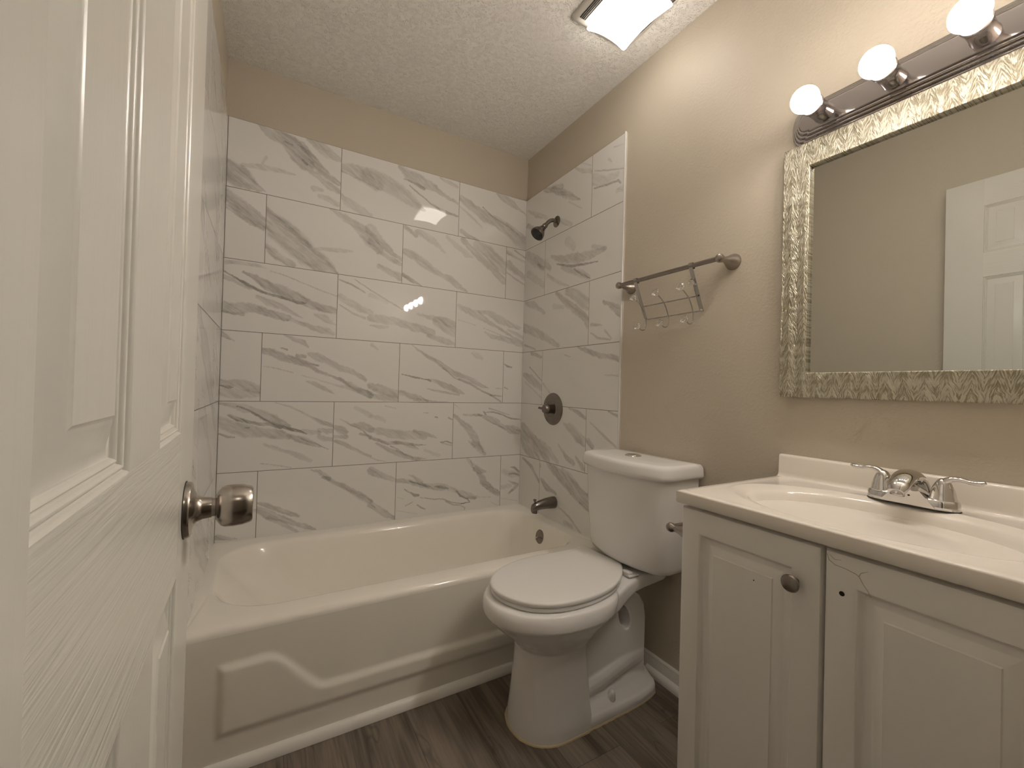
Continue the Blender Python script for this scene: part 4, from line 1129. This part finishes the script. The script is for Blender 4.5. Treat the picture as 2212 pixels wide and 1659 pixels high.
def knob(parent, c, d, r=.0155):
    bm = bmesh.new()
    pf = [(-.010, .0035), (-.004, .0050), (.002, r*.80), (.007, r), (.010, r*.97), (.0125, r*.6), (.0125, 0)]
    dv, u, v = frame(d); loops = []
    for k, (h, rad_) in enumerate(pf):
        loops.append([Vector(c)+dv*h+(u*math.cos(a)+v*math.sin(a))*max(rad_, 1e-5) for a in [2*math.pi*(i+.5*(k % 2))/10 for i in range(10)]])
    loft(bm, loops); return obj('acrylic_knob', bm, M_CRYSTAL, parent, flat=True)
for y in (-.974, -1.084, -1.192):
    bm = bmesh.new()
    P_ = spline([(-.086, y, 1.446), (-.070, y, 1.436), (-.048, y, 1.415), (-.030, y, 1.380), (-.027, y, 1.352), (-.033, y, 1.336), (-.048, y, 1.331), (-.062, y, 1.337)], 6)
    tube(bm, P_, .0021, 10); hk = obj('hook_wire', bm, M_STEEL, RK)
    knob(hk, (-.095, y, 1.452), (-.85, 0, .52)); knob(hk, (-.070, y, 1.342), (-.86, 0, .45))
bm = bmesh.new()
pf = [(0, .0035), (.006, .006), (.013, .0105), (.020, .010), (.024, .005), (.024, 0)]
lathe(bm, pf, ln(.40)+Vector((0, -1.216, 0))+nrm*.002, nrm+Vector((0, 0, .6)), 10); obj('acrylic_knob', bm, M_CRYSTAL, RK, flat=True)

# ------------------------------------------------------------------ the open door
door = bpy.data.objects.new('door_1', None); link(door); struct(door)
TH = math.radians(-1.7); E0 = Vector((-1.415, -1.465, 0)); DD = Vector((-math.sin(TH), -math.cos(TH), 0)); DN = Vector((math.cos(TH), -math.sin(TH), 0))
door.location = E0+DD*.62
DW, DZ0, DZ1 = .622, .032, 2.072
def dxf(a, b, d): return E0+DD*a+DN*d+Vector((0, 0, DZ0+b))
pc = [(.124, .252), (.358, .502)]; prz = [(.235, .868), (1.028, 1.635), (1.742, 1.952)]
bm = bmesh.new()
dprof = spline([(0, 0), (.0012, -.0012), (.0024, -.0034), (.0042, -.0022), (.0058, -.0034), (.0070, -.0056), (.0088, -.0046), (.0104, -.0060), (.0118, -.0082), (.0145, -.0086), (.0180, -.0080)], 3)+[(.0335, -.0022), (.0345, -.0019), (.0362, -.0016), (.0378, -.0008), (.0388, -.0001)]
board(bm, DW, DZ1-DZ0, .035, [(a0, a1, z0-DZ0, z1-DZ0) for a0, a1 in pc for z0, z1 in prz], dprof, dxf, .002, True)
leaf = obj('door_leaf', bm, [M_DOOR, M_DOORH], door, 30)
bm = bmesh.new(); kc = dxf(.064, .928-DZ0, 0)
lathe(bm, [(-.001, .0335), (.004, .0335), (.0065, .032), (.008, .024), (.012, .0165), (.018, .0135), (.027, .0125), (.027, .0115), (.031, .0115), (.031, .0150), (.034, .0195), (.037, .0235), (.041, .0255),
           (.050, .0262), (.060, .0255), (.068, .0235), (.0705, .0218), (.0712, .019), (.0712, 0)], kc, DN, 48)
kb = obj('door_knob', bm, M_NICKEL, door, 40)
bm = bmesh.new(); lathe(bm, [(0, .0348), (.0008, .0348), (.0012, .030)], kc, DN, 48); obj('rosette_gasket', bm, M_BLACK, kb)
